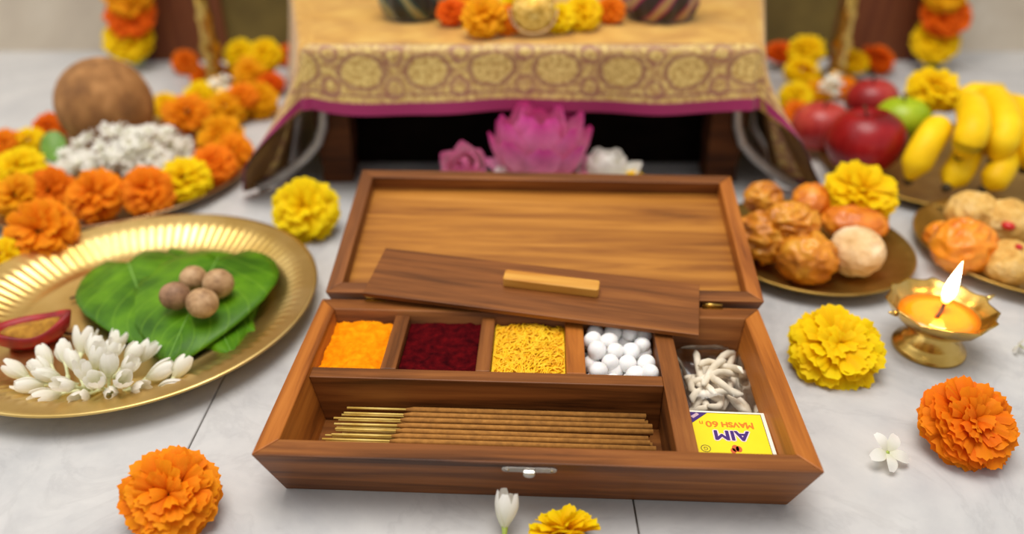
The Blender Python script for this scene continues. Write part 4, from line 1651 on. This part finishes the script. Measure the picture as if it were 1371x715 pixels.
def robe(name, label, x, y, wpx, cols, hgt=.17):
    P = G(x, y, ZC)
    r = wpx / 2 * depth(P) / F
    m, nt, b = newmat(name + '_fabric')
    tc = nt.nodes.new('ShaderNodeTexCoord')
    mp = nt.nodes.new('ShaderNodeMapping')
    mp.inputs['Rotation'].default_value = (0, R(cols[3]), 0)
    nt.links.new(tc.outputs['Object'], mp.inputs[0])
    wv = nt.nodes.new('ShaderNodeTexWave')
    wv.inputs['Scale'].default_value = 11
    wv.inputs['Distortion'].default_value = 1.0
    nt.links.new(mp.outputs[0], wv.inputs['Vector'])
    rr = ramp(nt, [(.0, cols[0]), (.52, cols[0]), (.60, cols[1]), (.80, cols[1]), (.88, cols[2]), (1, cols[2])])
    nt.links.new(wv.outputs['Fac'], rr.inputs[0])
    nt.links.new(rr.outputs[0], b.inputs['Base Color'])
    b.inputs['Roughness'].default_value = .5
    b.inputs['Sheen Weight'].default_value = .3
    o = thing(name, label, 'fabric', P + Vector((0, r * .95, -.001)))
    mk('drape', *lathe([(.00001, 0), (r * .72, .0), (r * .90, .006), (r, .018), (r * .99, .04), (r * .9, .08), (r * .72, .12), (r * .45, hgt), (.00001, hgt + .01)], 72,
                       lambda i, a, q, z: (q * (1 + .05 * math.sin(a * 12 + z * 40)), z)), m, o)


robe('draped_figure_base', 'dark teal robe hem with pale diagonal stripes on the gold cloth', 549, 30, 90, ('0b1512', '0f4440', '8a8558', 38))
robe('draped_figure_base', 'dark maroon and magenta striped robe hem on the gold cloth', 890, 33, 104, ('1f0a10', '8c1450', 'a88a5a', -35))
for x, y, wd, c, lb in ((648, 22, 62, 'amber', 'golden orange marigold beside the gold pendant, on the teal robe side'), (678, 26, 44, 'orange', 'small orange marigold touching the gold pendant'),
                        (604, 16, 40, 'red', 'red-orange marigold next to the teal striped robe'), (749, 24, 44, 'yellow', 'small yellow marigold touching the gold pendant'),
                        (780, 17, 52, 'yellow', 'larger yellow marigold on the magenta robe side of the pendant'), (818, 14, 40, 'red', 'red-orange marigold next to the magenta striped robe'), (632, 4, 50, 'orange', 'orange marigold behind the golden orange one on the cloth'), (690, 4, 40, 'yellow', 'yellow marigold peeking from behind the pendant')):
    marigold(x, y, wd, c, lb, 'marigolds laid before the robes', ZC, tx=.7, k=.8)
GOLD = plain('pendant_gold', [(.3, '9a7226'), (.5, 'c89c44'), (.7, 'e2c070')], .35, .8, 200, .6, .001, 400)
PEARL = plain('pearl', [(.3, 'b89a6c'), (.7, 'd6bd92')], .3)
P = G(714, 52, ZC)
pd = thing('gold_pendant', 'round gold filigree pendant with pearl fringe amid the marigolds', 'pendant', P + Vector((0, .004, 0)), (R(62), 0, 0))
mk('disc', *lathe([(.00001, .006), (.006, .007), (.010, .0045), (.014, .0055), (.019, .0035), (.0225, .0042), (.0235, .002), (.00001, 0)], 40), GOLD, pd, True, (0, .029, 0))
mk('crest', *lathe([(.00001, .005), (.008, .005), (.013, .003), (.014, 0), (.00001, 0)], 24), GOLD, pd, True, (0, .056, 0))
pm = mesh('pearl', *sphere(8, 6, lambda d: d * .0017), PEARL)
for k in range(22):
    a = PI * 1.0 + PI * k / 21
    put('pearl', pm, pd, (math.cos(a) * .0255, .029 + math.sin(a) * .0255, .002))

# ---------------------------------------------------------------- lotus, bud and white rose behind the lid


def lpetal(L, wd, cup, mat, name='petal'):
    vs, fs, tp_ = [], [], []
    nw, nl = 8, 10
    for j in range(nl + 1):
        t = j / nl
        ww = wd * (math.sin(PI * (.08 + .87 * t)) ** .75) * (1 if t < .8 else 1 - (t - .8) * 1.3)
        for i in range(nw + 1):
            s = i / nw * 2 - 1
            vs.append(Vector((s * ww, cup * L * math.sin(PI * t * .8) - .45 * ww * s * s, t * L)))
            tp_.append(t)
    for j in range(nl):
        for i in range(nw):
            k = j * (nw + 1) + i
            fs.append((k, k + 1, k + nw + 2, k + nw + 1))
    me = mesh(name, vs, fs, mat)
    settip(me, tp_)
    return me


LPM = lpetal(.066, .0225, .20, PM['lotus'])
LPO = lpetal(.060, .0205, .14, PM['lotusbud'])
LB = Vector((V(722, 200, .788).x, .788, .036))
lt = thing('lotus_flower', 'open magenta-pink lotus standing behind the raised lid', 'flower', LB - Vector((0, 0, .036)))
mk('receptacle', *lathe([(.00001, .0), (.006, .0), (.007, .03), (.018, .040), (.016, .052), (.00001, .055)], 20), GREEN, lt)
rng = random.Random(2)
for ring, (n, ang, rad, me, ls) in enumerate(((5, .10, .004, LPM, 1.30), (7, .30, .008, LPM, 1.32), (8, .55, .011, LPM, 1.12), (7, 1.05, .013, LPO, .95), (6, 1.42, .013, LPO, .85))):
    for k in range(n):
        M = Matrix.Translation((0, 0, .036)) @ Matrix.Rotation(2 * PI * k / n + ring * .45 + rng.uniform(-.1, .1), 4, 'Z') @ Matrix.Translation((0, rad, 0)) @ Matrix.Rotation(-ang + rng.uniform(-.08, .08), 4, 'X') @ Matrix.Scale(ls * rng.uniform(.93, 1.05), 4)
        put('petal', me, lt, mw=M)
BB = V(630, 208, .79)
bt = thing('lotus_bud', 'half-closed pale pink lotus bud beside the open lotus', 'flower', Vector((BB.x, .79, 0)))
mk('stalk', *tube([(.03, .02, .004), (.016, .008, .02), (0, 0, .045)], .004, 8), GREEN, bt)
for ring, (n, ang, rad) in enumerate(((4, -.10, .005), (5, .08, .010), (6, .25, .013))):
    for k in range(n):
        M = Matrix.Translation((0, 0, .040)) @ Matrix.Rotation(.7, 4, 'X') @ Matrix.Rotation(-.25, 4, 'Y') @ Matrix.Rotation(2 * PI * k / n + ring * .5, 4, 'Z') @ Matrix.Translation((0, rad, 0)) @ Matrix.Rotation(-ang, 4, 'X') @ Matrix.Scale(.70, 4)
        put('petal', LPO, bt, mw=M)
WPT = lpetal(.040, .020, .22, PM['white'])
WB = V(812, 222, .785)
wt = thing('white_rose', 'small creamy white flower behind the lid beside the lotus', 'flower', Vector((WB.x, .785, 0)))
mk('hip', *lathe([(.00001, .0), (.010, .0), (.013, .02), (.010, .036), (.00001, .038)], 14), GREEN, wt)
for ring, (n, ang, rad) in enumerate(((3, -.05, .003), (5, .25, .006), (5, .75, .008))):
    for k in range(n):
        M = Matrix.Translation((0, 0, .034)) @ Matrix.Rotation(2 * PI * k / n + ring * .5, 4, 'Z') @ Matrix.Translation((0, rad, 0)) @ Matrix.Rotation(-ang, 4, 'X')
        put('petal', WPT, wt, mw=M)
YB_ = V(850, 224, .785)
marigold_at(Vector((YB_.x, .785, .040)), .014, 'yellow', 'tiny yellow flower behind the lid beside the white one', None, tx=.3)
WB = V(668, 222, .765)
jasmine(Vector((WB.x, .765, .046)), .016, (.1, -.2, 1), 1, 'white bud standing between lotus and lotus bud', None, 5, True, 31)
